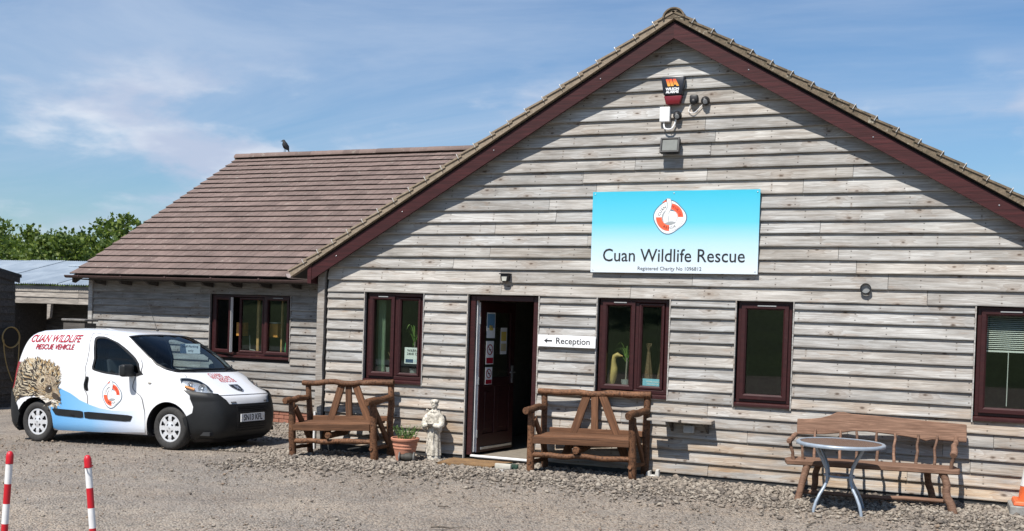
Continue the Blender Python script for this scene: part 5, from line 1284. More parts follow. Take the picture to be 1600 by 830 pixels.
# ------------------------------------------------------------------ trees
def leaf_mat(name, cols):
    b = NB(name); c = b.ramp(b.noise(b.vmap(rnd=30.), 1.1, 3, .6), [(.32, cols[0]), (.68, cols[1])]); b.set('Base Color', c); b.set('Roughness', .55); b.set('Specular IOR Level', .3)
    tr = b.N.new('ShaderNodeBsdfTranslucent'); b.L.new(b.mix(.5, c, (.16, .26, .03)), tr.inputs[0]); mx = b.N.new('ShaderNodeMixShader'); mx.inputs[0].default_value = .28
    b.L.new(b.bsdf.outputs[0], mx.inputs[1]); b.L.new(tr.outputs[0], mx.inputs[2]); b.L.new(mx.outputs[0], b.out.inputs[0]); return b.mat
LEAFM = [leaf_mat('leaf_dark', ((.040, .072, .012), (.075, .120, .022))), leaf_mat('leaf_bright', ((.110, .155, .024), (.17, .215, .042)))]
M_BARK = log_mat('bark', (.07, .055, .042), (.14, .115, .09))
def tree_meshes(seed, h, r, n_cl, leaves, ls):
    rng = random.Random(seed); tr = MB(); tr.tube(bend((0, 0, -.6), (.1, 0, h*.62), 8, .25, seed), [.20, .17, .15, .13, .11, .09, .07, .05], 9)
    cl = []
    for i in range(n_cl):
        a = rng.uniform(0, 6.28); v = rng.uniform(-.9, 1.0); rr = r*(.45+.55*rng.random()**.5)*math.sqrt(max(.15, 1-(v*.75)**2)); p = Vector((rr*math.cos(a), rr*math.sin(a), h*.58+v*h*.40)); cl.append((p, rng.uniform(.40, .85)))
        if i % 3 == 0: s = Vector((0, 0, h*rng.uniform(.15, .55))); tr.tube([s, s.lerp(p, .55)+Vector((0, 0, .15)), p], [.06, .04, .012], 6)
    nl = n_cl*leaves; pos = np.empty((nl, 3)); rs = np.random.RandomState(seed); mi = np.empty(nl, int); k = 0
    for p, cr in cl:
        d = rs.normal(size=(leaves, 3)); d /= np.linalg.norm(d, axis=1)[:, None]; q = rs.random((leaves, 1))**.45; pos[k:k+leaves] = np.array(p)+d*q*cr*np.array([1.1, 1.1, .8]); mi[k:k+leaves] = (rs.random(leaves) < (.62 if rng.random() < .55 else .2)); k += leaves
    a = rs.normal(size=(nl, 3)); a[:, 2] += .3; a /= np.linalg.norm(a, axis=1)[:, None]; b = np.cross(a, rs.normal(size=(nl, 3))); b /= np.linalg.norm(b, axis=1)[:, None]; l = ls*rs.uniform(.6, 1.25, (nl, 1)); w = l*.36
    V = np.stack([pos, pos+a*l*.5+b*w, pos+a*l, pos+a*l*.5-b*w], 1).reshape(-1, 3)
    me = bpy.data.meshes.new('crown'); me.vertices.add(nl*4); me.vertices.foreach_set('co', V.ravel()); me.loops.add(nl*4); me.loops.foreach_set('vertex_index', np.arange(nl*4)); me.polygons.add(nl); me.polygons.foreach_set('loop_start', np.arange(nl)*4); me.polygons.foreach_set('loop_total', np.full(nl, 4)); me.polygons.foreach_set('material_index', mi); _mats(me, LEAFM); me.update(calc_edges=True); me.validate()
    return tr.mesh('trunk', M_BARK, True), me
TREES = [tree_meshes(11, 7.2, 2.6, 70, 95, .24), tree_meshes(23, 6.2, 2.2, 58, 95, .22), tree_meshes(37, 8.0, 2.9, 80, 95, .26)]
def tree(k, loc, s, rot, label, group):
    t = props(link(bpy.data.objects.new('tree', None), None, Matrix.Translation(loc) @ Matrix.Rotation(rot, 4, 'Z') @ Matrix.Scale(s, 4)), label, 'tree', group)
    for nm, me in zip(('trunk', 'crown'), TREES[k]): o = bpy.data.objects.new(nm, me); COL.objects.link(o); o.parent = t
tl = [(-39.3, 21.2, 0, 0.84, 'leftmost tree beyond the sheds, cut by the left edge'), (-36.5, 20.2, 2, 0.74, 'dark rounded tree rising highest beyond the dark shed'), (-32.3, 17.6, 1, 0.79, 'bushy tree between the tallest tree and the bright one'), (-28.4, 14.9, 0, 0.68, 'bright green tree above the middle of the corrugated roof'),
      (-30.8, 18.2, 2, 0.66, 'broad tree above the right part of the corrugated roof'), (-28.5, 17.0, 1, 0.80, 'tree next to the wing roof verge with twigs against the sky'), (-29.2, 18.9, 0, 0.74, 'tree half hidden by the sloping end of the wing roof'), (-31.2, 22.4, 1, 1.02, 'tree mostly hidden behind the wing roof'), (-26.9, 12.3, 1, .62, 'low green tree in front of the others, above the dark shed corner'), (-24.4, 12.2, 1, .55, 'low green shrubby tree just above the corrugated roof')]
for i, (px_, py_, k, s, lab) in enumerate(tl): tree(k, (px_, py_, ground_z(px_, py_)-.2), s, i*1.3, lab, 'trees beyond the sheds')
for i in range(16): x = -62+i*8+random.uniform(-2, 2); y = -47+random.uniform(-5, 5); tree(i % 3, (x, y, 2.2), random.uniform(.85, 1.25), i*2.1, 'hedgerow tree on the pasture behind the photographer', 'hedgerow trees on the pasture')

# ------------------------------------------------------------------ loose stones
def stones(name, pts, sizes, mat):
    n = len(pts); rs = np.random.RandomState(5)
    base = np.array([(1, 0, 0), (-1, 0, 0), (0, 1, 0), (0, -1, 0), (0, 0, 1), (0, 0, -1), (.6, .6, .5), (-.6, .55, .5), (.6, -.6, .45), (-.55, -.6, .5)], float)
    tri = np.array([(4, 0, 6), (4, 6, 2), (6, 0, 2), (4, 2, 7), (4, 7, 1), (7, 2, 1), (4, 1, 9), (4, 9, 3), (9, 1, 3), (4, 3, 8), (4, 8, 0), (8, 3, 0), (5, 2, 0), (5, 1, 2), (5, 3, 1), (5, 0, 3)])
    sc3 = rs.uniform(.6, 1.2, (n, 1, 3))*np.array([1.15, .95, .62]); ang = rs.uniform(0, 6.28, n); jit = 1+rs.uniform(-.22, .22, (n, 10, 1)); V = base[None]*jit*sc3*sizes[:, None, None]
    ca, sa = np.cos(ang)[:, None], np.sin(ang)[:, None]; x = V[:, :, 0]*ca-V[:, :, 1]*sa; y = V[:, :, 0]*sa+V[:, :, 1]*ca; tilt = rs.uniform(-.4, .4, (n, 1)); z = V[:, :, 2]+x*tilt
    V = np.stack([x, y, z], 2)+pts[:, None, :]; F = (tri[None]+(np.arange(n)*10)[:, None, None]).reshape(-1, 3); me = bpy.data.meshes.new(name)
    me.vertices.add(n*10); me.vertices.foreach_set('co', V.ravel()); m = len(F); me.loops.add(m*3); me.loops.foreach_set('vertex_index', F.ravel()); me.polygons.add(m); me.polygons.foreach_set('loop_start', np.arange(m)*3); me.polygons.foreach_set('loop_total', np.full(m, 3)); me.polygons.foreach_set('material_index', np.repeat(rs.randint(0, len(mat), n), len(tri))); _mats(me, mat); me.update(calc_edges=True)
    props(link(bpy.data.objects.new(name, me)), kind='stuff')
SM = [plain('stone_grey', (.215, .182, .148), .95, var=.35, scale=30), plain('stone_dark', (.115, .098, .082), .95, var=.25, scale=30), plain('stone_pale', (.285, .250, .205), .95, var=.2, scale=30), plain('stone_brown', (.22, .165, .12), .95, var=.25, scale=30)]
def scatter():
    rs = np.random.RandomState(9); P = []; S = []
    n = 24000; x = rs.uniform(-9.4, 1.9, n); y = -np.abs(rs.normal(0, .85, n))-.03
    edge = np.array([noise.noise(Vector((a*.55, 0, 3))) for a in x]); keep = y > -1.35-.6*edge-.35*(x < -5.0)-1.5*rs.random(n)**2; x, y = x[keep], y[keep]
    van = ~((x < -8.4) & (y < -.6)) & ~((x > -5.86) & (x < -4.98) & (y > -.60) & (rs.random(len(x)) < .93)) & ~((x > -5.7) & (x < -4.7) & (y > -.08)); x, y = x[van], y[van]
    s = np.clip(rs.lognormal(-4.12, .42, len(x)), .006, .05)
    n2 = 1500; xb = rs.uniform(-12, -8.2, n2); yb = rs.uniform(.8, 4.2, n2); x = np.r_[x, xb]; y = np.r_[y, yb]; s = np.r_[s, rs.uniform(.012, .03, n2)]
    z = np.array([ground_z(a, b) for a, b in zip(x, y)])+s*.22+rs.uniform(0, .010, len(x)); stones('gravel', np.c_[x, y, z], s, SM[:3]+[SM[0]])
    n = 30000; x = rs.uniform(-15, 2.5, n); y = -rs.uniform(.4, 9.0, n); cl = np.array([noise.noise(Vector((a*.7, b*.7, 8))) for a, b in zip(x, y)]); k = rs.random(n) < .22+1.3*np.clip(cl, 0, 1)+.5*(y > -3.2); x, y = x[k], y[k]
    s = np.clip(rs.lognormal(-4.95, .45, len(x)), .003, .030); z = np.array([ground_z(a, b) for a, b in zip(x, y)])+s*.2+.012; stones('pebbles', np.c_[x, y, z], s, SM)
scatter()
for i, (p, q) in enumerate((((-4.05, -4.25, -.045), (-3.80, -4.15, -.045)), ((-4.45, -3.3, -.05), (-4.30, -3.32, -.05)))):
    root = thing('twig', ['longer dry twig lying on the gravel in the foreground', 'shorter dry twig lying on the gravel further back'][i], 'twig', p); mb = MB(); mb.tube(bend(p, q, 6, .03, i), [.009, .008, .007, .006, .005, .003], 6); mb.build('stick', M_BARK, root)

# ------------------------------------------------------------------ the van
def tab(t):
    a = np.array(t); xs, ys = a[:, 0], a[:, 1]; h = np.diff(xs); d = np.diff(ys)/h; m = np.zeros(len(xs)); m[0] = d[0]; m[-1] = d[-1]
    for i in range(1, len(xs)-1): m[i] = 0 if d[i-1]*d[i] <= 0 else 3*(h[i-1]+h[i])/((2*h[i]+h[i-1])/d[i-1]+(h[i]+2*h[i-1])/d[i])
    def f(x):
        x = np.clip(x, xs[0], xs[-1]); i = np.clip(np.searchsorted(xs, x)-1, 0, len(h)-1); t = (x-xs[i])/h[i]
        return ys[i]*(1+2*t)*(1-t)**2+m[i]*h[i]*t*(1-t)**2+ys[i+1]*t*t*(3-2*t)+m[i+1]*h[i]*t*t*(t-1)
    return f
# plan outlines by height w: nose, tail, half width, length and squareness of the rounded nose
UF = tab([(.13, 3.16), (.2, 3.25), (.32, 3.30), (.5, 3.31), (.62, 3.29), (.7, 3.265), (.76, 3.225), (.80, 3.15), (.85, 3.05), (.92, 2.93), (1.0, 2.80), (1.06, 2.70), (1.11, 2.58), (1.2, 2.44), (1.3, 2.28), (1.4, 2.11), (1.5, 1.93), (1.58, 1.77), (1.63, 1.63), (1.67, 1.42), (1.70, 1.15), (1.72, .75)])
UR = tab([(.13, -.50), (.2, -.57), (.3, -.61), (.5, -.63), (.75, -.625), (.85, -.59), (1.2, -.53), (1.4, -.47), (1.6, -.36), (1.67, -.26), (1.70, -.12), (1.72, .2)])
HW = tab([(.13, .72), (.2, .79), (.3, .83), (.45, .84), (.8, .84), (1.0, .835), (1.1, .825), (1.25, .805), (1.4, .78), (1.5, .755), (1.58, .72), (1.63, .67), (1.67, .59), (1.70, .44), (1.72, .15)])
LF = tab([(.13, 1.0), (.7, 1.05), (.8, 1.1), (1.0, .85), (1.11, .7), (1.3, .5), (1.6, .4), (1.72, .3)])
MF = tab([(.13, 3.2), (.7, 3.3), (.8, 4.2), (1.0, 4.0), (1.11, 3.4), (1.3, 3.8), (1.72, 3.2)])
def vsurf(s, w):
    s = np.asarray(s, float); w = np.asarray(w, float); uf, ur, hw = UF(w), UR(w), HW(w); lf = LF(w); m = MF(w); uc = uf-lf; ucr = np.minimum(ur+.45, uc-.05); lr = ucr-ur
    th = np.clip(np.abs(s), 0, 1)*PI/2; u1 = uc+lf*np.cos(th)**(2/m); v1 = hw*np.sin(th)**(2/m); t = np.clip(s-1, 0, 1); u2 = uc+(ucr-uc)*t
    tr = np.clip(s-2, 0, 1)*PI/2; u3 = ucr-lr*np.sin(tr)**.4; v3 = hw*np.maximum(np.cos(tr), 0)**.4
    u = np.where(s <= 1, u1, np.where(s <= 2, u2, u3)); v = np.where(s <= 1, v1, np.where(s <= 2, hw, v3)); v = np.where(s < 0, -v, v); return u, v
def vpt(s, w, off=0.0, side=1):
    """point on the skin in van space (x forward, y = left, z up); side 1 = the side facing the camera"""
    s = np.atleast_1d(np.asarray(s, float)); w = np.atleast_1d(np.asarray(w, float)); e = 2e-3
    u, v = vsurf(s, w); sa, sb = s+e, s-e; ua, va = vsurf(sa, w); ub, vb = vsurf(sb, w); wt, wb = np.minimum(w+e, 1.72), np.maximum(w-e, .13); ut, vt = vsurf(s, wt); uq, vq = vsurf(s, wb)
    ds = np.stack([ua-ub, va-vb, 0*u], 1); dw = np.stack([ut-uq, vt-vq, wt-wb], 1); n = np.cross(ds, dw); l = np.linalg.norm(n, axis=1)[:, None]; n = n/np.maximum(l, 1e-9)
    sg = np.sign((n*np.stack([u-1.3, v*2, 0*u+.05], 1)).sum(1))[:, None]; n = n*np.where(sg == 0, 1, sg)
    P = np.stack([u, v, w], 1)+n*np.asarray(off).reshape(-1, 1); P[:, 1] *= -side; return P
def side_s(u, w):
    """skin parameter of a side point at length u and height w"""
    u = np.atleast_1d(np.asarray(u, float)); w = np.broadcast_to(np.asarray(w, float), u.shape); g = np.linspace(.02, 2.98, 1400); r = []
    for a, b in zip(u, w):
        uu, _ = vsurf(g, np.full_like(g, b)); r.append(np.interp(-a, -uu, g))
    return np.array(r)
def inpoly(P, poly):
    x, y = P[:, 0], P[:, 1]; c = np.zeros(len(P), bool); n = len(poly)
    for i in range(n):
        (xa, ya), (xb, yb) = poly[i], poly[(i+1) % n]
        if ya == yb: continue
        k = ((ya > y) != (yb > y)) & (x < (xb-xa)*(y-ya)/(yb-ya)+xa); c ^= k
    return c
def dens(poly, step, closed=True):
    out = []; n = len(poly)
    for i in range(n if closed else n-1):
        a, b = np.array(poly[i]), np.array(poly[(i+1) % n]); k = max(1, int(np.hypot((b-a)[0]*1.4, (b-a)[1])/step)); out += [tuple(a+(b-a)*j/k) for j in range(k)]
    if not closed: out.append(tuple(poly[-1]))
    return out
def rounded(poly, r=.35, it=2):
    for _ in range(it):
        q = []; n = len(poly)
        for i in range(n):
            a, b = np.array(poly[i]), np.array(poly[(i+1) % n]); q += [tuple(a+(b-a)*r*.6), tuple(b-(b-a)*r*.6)]
        poly = q
    return poly
def vpatch(outer, holes=(), step=.05, extra=()):
    """triangles covering outer minus holes in the (s, w) chart"""
    loops = [dens(outer, step)]+[dens(h, step) for h in holes]; pts, ed = [], []
    for lp in loops: o = len(pts); pts += lp; ed += [(o+i, o+(i+1) % len(lp)) for i in range(len(lp))]
    a = np.array(outer); S, Wg = np.meshgrid(np.arange(a[:, 0].min()+step*.4, a[:, 0].max(), step*.72), np.arange(a[:, 1].min()+step*.4, a[:, 1].max(), step)); g = np.c_[S.ravel(), Wg.ravel()]; k = inpoly(g, outer)
    for h in holes: k &= ~inpoly(g, h)
    g = g[k]; B = np.array(pts)
    if len(g): g = g[(np.abs(g[:, None]-B[None])*np.array([1.4, 1])).max(2).min(1) > step*.35]
    pts = [Vector(p) for p in pts]+[Vector(p) for p in g]; vs, es, fs, *_ = delaunay_2d_cdt(pts, ed, [], 0, 1e-7); vs = np.array([tuple(v) for v in vs]); F = np.array(fs); cen = vs[F].mean(1); k = inpoly(cen, outer)
    for h in holes: k &= ~inpoly(cen, h)
    return vs, F[k][:, ::-1]
def van():
    O = Vector((-12.34785, .01266, -.28875)); ux = Vector((.999277, -.0195, .032633)); n1 = Vector((-.020189, -.999577, .020931)); w1 = Vector((-.032211, .021575, .999248))
    VM = Matrix(((ux.x, -n1.x, w1.x, O.x), (ux.y, -n1.y, w1.y, O.y), (ux.z, -n1.z, w1.z, O.z), (0, 0, 0, 1)))
    root = props(link(bpy.data.objects.new('parked_van', None), None, VM), 'small white wildlife rescue van with hedgehog picture and black bumper, parked before the wing', 'van')
    def put(name, V, F, mats, par=root, smooth=True, mi=None, kind=None, fix=False, angle=None):
        me = bpy.data.meshes.new(name); me.from_pydata([tuple(p) for p in V], [], [tuple(int(i) for i in f) for f in F]); _mats(me, mats)
        if mi is not None: me.polygons.foreach_set('material_index', mi)
        if fix: bm = bmesh.new(); bm.from_mesh(me); bmesh.ops.remove_doubles(bm, verts=bm.verts, dist=1e-4); bmesh.ops.recalc_face_normals(bm, faces=bm.faces); bm.to_mesh(me); bm.free()
        if smooth: me.polygons.foreach_set('use_smooth', [True]*len(me.polygons))
        if angle: me.set_sharp_from_angle(angle=angle)
        o = bpy.data.objects.new(name, me); COL.objects.link(o); o.parent = par; WM[o.name] = VM
        if kind: o['kind'] = kind
        return o
    def mbput(name, mb, mats, par=root, smooth=True, bevel=0, seg=2, fix=True):
        o = bpy.data.objects.new(name, mb.mesh(name, mats, smooth, None, bevel, seg, fix, R_(40))); COL.objects.link(o); o.parent = par; WM[o.name] = VM; return o
    b = NB('van_white_paint'); sz = b.N.new('ShaderNodeSeparateXYZ'); b.L.new(b.tc.outputs['Object'], sz.inputs[0])
    hgt = b.N.new('ShaderNodeMapRange'); b.L.new(sz.outputs[2], hgt.inputs[0]); hgt.inputs[1].default_value = .50; hgt.inputs[2].default_value = .20; hgt.inputs[3].default_value = 0; hgt.inputs[4].default_value = 1
    spl = b.math('MULTIPLY', hgt.outputs[0], b.ramp(b.noise(b.vmap((2, 2, 5)), 3.0, 6, .7), [(.35, .15), (.7, .75)]), True)
    b.set('Base Color', b.mix(spl, (.74, .75, .77), (.36, .31, .25))); b.set('Roughness', b.math('ADD', .2, b.math('MULTIPLY', spl, .5))); b.set('Coat Weight', .6); PAINT = b.mat; b = NB('van_black_plastic'); f = b.noise(b.vmap(), 260, 2, .5); b.set('Base Color', b.ramp(b.noise(b.vmap(), 3, 5, .6), [(.3, (.0095, .0105, .0115)), (.7, (.017, .018, .019))])); b.set('Roughness', .52); b.set('Specular IOR Level', .32); b.bump(f, .12, .002); BUMP = b.mat
    DARK = plain('van_lining', (.020, .021, .023), .85); SEAL = plain('rubber_seal', (.012, .012, .013), .55); GRILLE = plain('grille_black', (.008, .008, .009), .6)
    # --- outlines on the skin
    DWIN = rounded([(1.388, 1.101), (1.39, 1.159), (1.345, 1.378), (1.262, 1.551), (1.205, 1.581), (1.087, 1.577), (1.002, 1.511), (.988, 1.412), (.982, 1.298), (.968, 1.187), (.985, 1.03), (1.15, 1.035), (1.295, 1.06)], .3, 1)
    SCRH = [(0, 1.622), (.355, 1.612), (.665, 1.591), (.712, 1.455), (.748, 1.30), (.712, 1.189), (.598, 1.121), (.488, 1.087), (.265, 1.085), (0, 1.087)]
    SCR = SCRH+[(-.02, 1.087), (-.02, 1.622)]
    HEAD = rounded([(.555, 1.008), (.417, 1.012), (.270, .975), (.225, .902), (.27, .812), (.42, .797), (.585, .825), (.655, .862), (.625, .93)], .3, 1)
    def circle(uc, wc, r, n=40): a = np.linspace(0, 2*PI, n, endpoint=False); uu = uc+r*np.cos(a); ww = np.clip(wc+r*np.sin(a), .131, 1.7); return list(zip(side_s(uu, ww), ww))
    ARF, ARR = circle(2.50, .315, .365), circle(-.005, .315, .365)
    # --- body shell, both halves
    box = [(0, .20), (3, .20), (3, 1.72), (0, 1.72)]
    vs, F = vpatch(box, [DWIN, SCR, HEAD, ARF, ARR], .034)
    V, FF = [], []
    for side in (1, -1):
        P = vpt(vs[:, 0], vs[:, 1], 0, side); o = len(V); V += list(P); FF += [tuple(o+i for i in (f if side > 0 else f[::-1])) for f in F]
    a = np.linspace(0, 3, 60); top = list(vpt(a, np.full(60, 1.72), 0, 1))+list(vpt(a[::-1], np.full(60, 1.72), 0, -1)); o = len(V); V += top; ctr = np.mean(top, 0)+np.array([0, 0, .004]); V.append(ctr); FF += [(o+i, o+(i+1) % 120, o+120) for i in range(120)]
    put('body', V, FF, [PAINT], fix=True)
    # --- dark lining inside the shell and the floor pan
    V, FF = [], []
    for side in (1, -1):
        P = vpt(vs[:, 0], vs[:, 1], -.03, side); o = len(V); V += list(P); FF += [tuple(o+i for i in f) for f in F]
    put('lining', V, FF, [DARK])
    mb = MB(); mb.box((1.3, 0, .245), (3.7, 1.44, .05)); mb.box((2.95, 0, .45), (.05, 1.0, .5)); mb.box((.95, 0, .95), (.03, 1.35, 1.35)); mbput('floor_pan', mb, DARK, smooth=False)
    mb = MB(); mb.prism([(2.35, .95), (2.62, 1.04), (2.35, 1.06), (2.10, 1.02), (2.08, .85)], lambda x, z, d: (x, d, z), -.70, .70); mbput('dashboard', mb, DARK, smooth=False, bevel=.02)
    for y in (-.36, .36):
        mb = MB(); mb.box((1.42, y, .62), (.5, .46, .20)); mb.box((1.15, y, .95), (.16, .46, .62), 0, Matrix.Rotation(R_(-12), 3, 'Y')); mb.box((1.06, y, 1.33), (.10, .26, .18)); mbput('seat', mb, plain('seat_cloth', (.03, .032, .038), .9), bevel=.05)
    mb = MB(); mb.tube([(1.95+.05*math.cos(a), -.36+.18*math.sin(a), 1.02+.17*math.cos(a)) for a in [2*PI*i/24 for i in range(25)]], .014, 8); mb.box((1.97, -.36, 1.02), (.03, .34, .05)); mbput('steering_wheel', mb, DARK)
    # --- glazing
    def skin(name, outer, mats, off, side=1, holes=(), step=.05, both=False, par=root, smooth=True):
        vs, F = vpatch(outer, holes, step); V, FF = [], []
        for sd in ((1, -1) if both else (side,)):
            P = vpt(vs[:, 0], vs[:, 1], off(vs) if callable(off) else off, sd); o = len(V); V += list(P); FF += [tuple(o+i for i in (f if sd > 0 else f[::-1])) for f in F]
        return put(name, V, FF, mats, par, smooth, fix=both)
    def inset(poly, d):
        a = np.array(poly); c = a.mean(0); out = []
        for p in a: r = p-c; l = np.hypot(r[0]*1.4, r[1]); out.append(tuple(c+r*(1-d/l)))
        return out
    # --- doors with handle, seam, glass
    SEAM = [(1.26, 1.64), (1.35, 1.50), (1.43, 1.30), (1.458, 1.15), (1.47, .94), (1.50, .60), (1.515, .40), (1.493, .303), (1.40, .285), (1.10, .283), (1.075, .40), (1.07, .679), (1.02, 1.0), (.935, 1.159), (.908, 1.328), (.905, 1.50), (.95, 1.60)]
    for side in (1, -1):
        dvs, dF = vpatch(rounded(SEAM, .2, 1), [DWIN], .04); d = put('door', vpt(dvs[:, 0], dvs[:, 1], .0035, side), dF if side > 0 else dF[:, ::-1], [PAINT])
        gvs, gF = vpatch(DWIN, [], .06); put('window_glass', vpt(gvs[:, 0], gvs[:, 1], -.004, side), gF, [M_CARGLASS], d)
        rvs, rF = vpatch(inset(DWIN, -.008), [inset(DWIN, .022)], .05); put('window_seal', vpt(rvs[:, 0], rvs[:, 1], .006, side), rF, [SEAL], d)
        def ribbon(pts, wd, off, closed=False):
            P = dens(pts, .03, closed); A = np.array(P); T = np.gradient(A, axis=0)*np.array([1.4, 1]); T /= np.maximum(np.hypot(T[:, 0], T[:, 1])[:, None], 1e-9); Nn = np.c_[-T[:, 1]/1.4, T[:, 0]]*wd/2; L, Rr = A+Nn, A-Nn; V = np.r_[vpt(L[:, 0], L[:, 1], off, side), vpt(Rr[:, 0], Rr[:, 1], off, side)]; n = len(P); return V, [(i, i+1, n+i+1, n+i) for i in range(n-1)]
        V, F_ = ribbon(rounded(SEAM, .2, 1)+[rounded(SEAM, .2, 1)[0]], .009, .0042); put('door_seam', V, F_, [plain('seam_shadow_gap', (.10, .10, .105), .8)], d)
        hs = rounded([(1.432, 1.004), (1.470, 1.004), (1.482, .795), (1.444, .797)], .3, 2); V, F_ = vpatch(hs, [], .03); h = put('handle', vpt(V[:, 0], V[:, 1], .006, side), F_, [SEAL], d)
        mb = MB(); P = vpt(np.linspace(1.452, 1.463, 6), np.linspace(.985, .815, 6), np.array([.010, .024, .03, .03, .024, .010]), side); mb.tube([Vector(p) for p in P], .013, 8); mbput('handle_grip', mb, BUMP, h)
        mb = MB(); y = -side*.945; mb.box((1.865, y, 1.105), (.11, .205, .175)); mo = mbput('wing_mirror', mb, BUMP, d, bevel=.035, seg=3); mb = MB(); mb.box((1.805, y, 1.105), (.004, .165, .135)); mbput('mirror_glass', mb, M_STEEL, mo, bevel=.0); mb = MB(); mb.tube([(1.90, -side*.82, 1.05), (1.88, -side*.90, 1.07)], .03, 10); mbput('mirror_arm', mb, BUMP, mo)
    fullp = SCRH+[(-a, b) for a, b in SCRH[::-1] if a > 0]
    skin('windscreen', fullp, [M_CARGLASS], -.003, step=.06); skin('windscreen_seal', inset(fullp, -.006), [SEAL], .003, holes=[[(a*.955, 1.115+(b-1.085)*.925) for a, b in fullp]], step=.05)
    for k, (p, q) in enumerate((((.50, 1.10), (-.30, 1.125)), ((-.10, 1.10), (-.50, 1.16)))):
        mb = MB(); P = vpt(np.linspace(p[0], q[0], 9), np.linspace(p[1], q[1], 9), .016); mb.tube([Vector(a) for a in P], .010, 6); mbput('wiper', mb, SEAL)
    # --- bumper, nose band, grille
    BUM = [(.0, .647), (.228, .647), (.255, .697), (.288, .777), (.405, .789), (.57, .825), (.678, .848), (.685, .823), (.700, .727), (.685, .618), (.708, .534), (.812, .462), (.80, .39), (.763, .311), (.70, .20), (.652, .144), (.30, .134), (.0, .134)]
    bulge = lambda v: .012+.030*np.exp(-((np.abs(v[:, 0])-.36)/.15)**2)*np.clip((v[:, 1]-.12)/.1, 0, 1)*np.clip((.85-v[:, 1])/.12, 0, 1)
    full = BUM+[(-a, b) for a, b in BUM[::-1] if a > 0]; bu = skin('front_bumper', full, [BUMP], bulge, step=.035)
    skin('bumper_lip', [(.66, .136), (.60, .19), (-.60, .19), (-.66, .136)], [GRILLE], lambda v: bulge(v)+.006, par=bu, step=.05)
    gr = [(.15, .63), (.165, .50), (.15, .30), (.12, .26), (-.12, .26), (-.15, .30), (-.165, .50), (-.15, .63)]; gp = skin('grille', gr, [GRILLE], .022, par=bu, step=.05)
    for w in (.61, .585, .56, .535, .375, .345, .315, .285):
        P = vpt(np.linspace(-.14, .14, 12), np.full(12, w), .026); mb = MB(); mb.tube([Vector(p) for p in P], .0055, 5); mbput('grille_bar', mb, BUMP, gp)
    for s0 in (.155, -.17):
        skin('vent_slot', [(s0-.035, .662), (s0+.035, .662), (s0+.035, .682), (s0-.035, .682)], [SEAL], .005, step=.03); skin('slot_trim', [(s0-.026, .667), (s0+.026, .667), (s0+.026, .677), (s0-.026, .677)], [M_STEEL], .0065, step=.03)
    V, F_ = [], []; 
    P = dens([(.60, 1.01), (.30, .985), (.20, .90), (.235, .80), (.20, .772), (0, .768), (-.20, .772), (-.235, .80), (-.20, .90)], .03, False); A = np.array(P); T = np.gradient(A, axis=0); T /= np.hypot(T[:, 0], T[:, 1])[:, None]; Nn = np.c_[-T[:, 1], T[:, 0]]*.0032
    A = A[[i for i in range(len(A)) if A[i, 1] < .80]]; 
    hs = np.linspace(-.26, .26, 30); hv = np.r_[vpt(hs, np.full(30, .7705), .003), vpt(hs, np.full(30, .7765), .003)]; put('bonnet_seam', hv, [(i, i+1, 30+i+1, 30+i) for i in range(29)], [plain('bonnet_gap', (.10, .10, .105), .8)])
    for sd in (1, -1):
        q = [(.42, 1.018), (.40, 1.045), (.42, 1.068), (.46, 1.082)]; A = np.array(dens(q, .02, False)); B = A+np.array([.010, .002]); put('bonnet_seam', np.r_[vpt(A[:, 0], A[:, 1], .003, sd), vpt(B[:, 0], B[:, 1], .003, sd)], [(i, i+1, len(A)+i+1, len(A)+i) for i in range(len(A)-1)], [plain('bonnet_gap', (.10, .10, .105), .8)])
    # --- number plate
    pc = Vector((3.345, -.030, .455)); mb = MB(); mb.box(pc, (.012, .53, .112)); pt = mbput('number_plate', mb, P_WHITE, smooth=False)
    mp = lambda x, y, ly: (pc.x+.006+.0007*ly, pc.y+x, pc.z+y)
    mb = MB(); put_text(mb, mp, 'SN13 KFL', .118, .0, -.002, 0, 1, bold=.0028, wide=.86); mbput('lettering', mb, P_BLACK, pt, smooth=False, fix=False)
    mb = MB(); [mb.ball((pc.x+.006, pc.y+d, pc.z), (.003, .008, .008), 8, 5) for d in (-.235, .235)]; mbput('plate_screw', mb, P_YEL, pt)
    # --- badge: dark shield with a pale rampant beast
    def nose(x, y, ly): # x across (viewer's right), y up along the bonnet's front slope
        w = .862+y*.80; v = -x; hw = float(HW(w)); m = float(MF(w)); s = math.copysign(2/PI*math.asin(min(1, abs(v)/hw)**(m/2)), v); return tuple(vpt(s, w, .004+.001*ly)[0])
    mb = MB(); sh = [(-.10, .055), (.10, .055), (.105, .02), (.07, -.045), (.0, -.072), (-.07, -.045), (-.105, .02)]; poly(mb, nose, sh, 0, 4); poly(mb, nose, [(x*.87, y*.84) for x, y in sh], 1, 6)
    poly(mb, nose, [(-.03, .035), (.01, .04), (.025, .02), (.06, .03), (.04, .005), (.03, -.02), (.055, -.04), (.02, -.03), (.0, -.05), (-.005, -.02), (-.045, -.03), (-.02, -.005), (-.05, .01), (-.015, .015)], 0, 8); mbput('badge', mb, [M_STEEL, GRILLE], smooth=False, fix=False)
    # --- headlights
    CHR = plain('lamp_reflector', (.74, .75, .76), .32, .7, var=.2, scale=25)
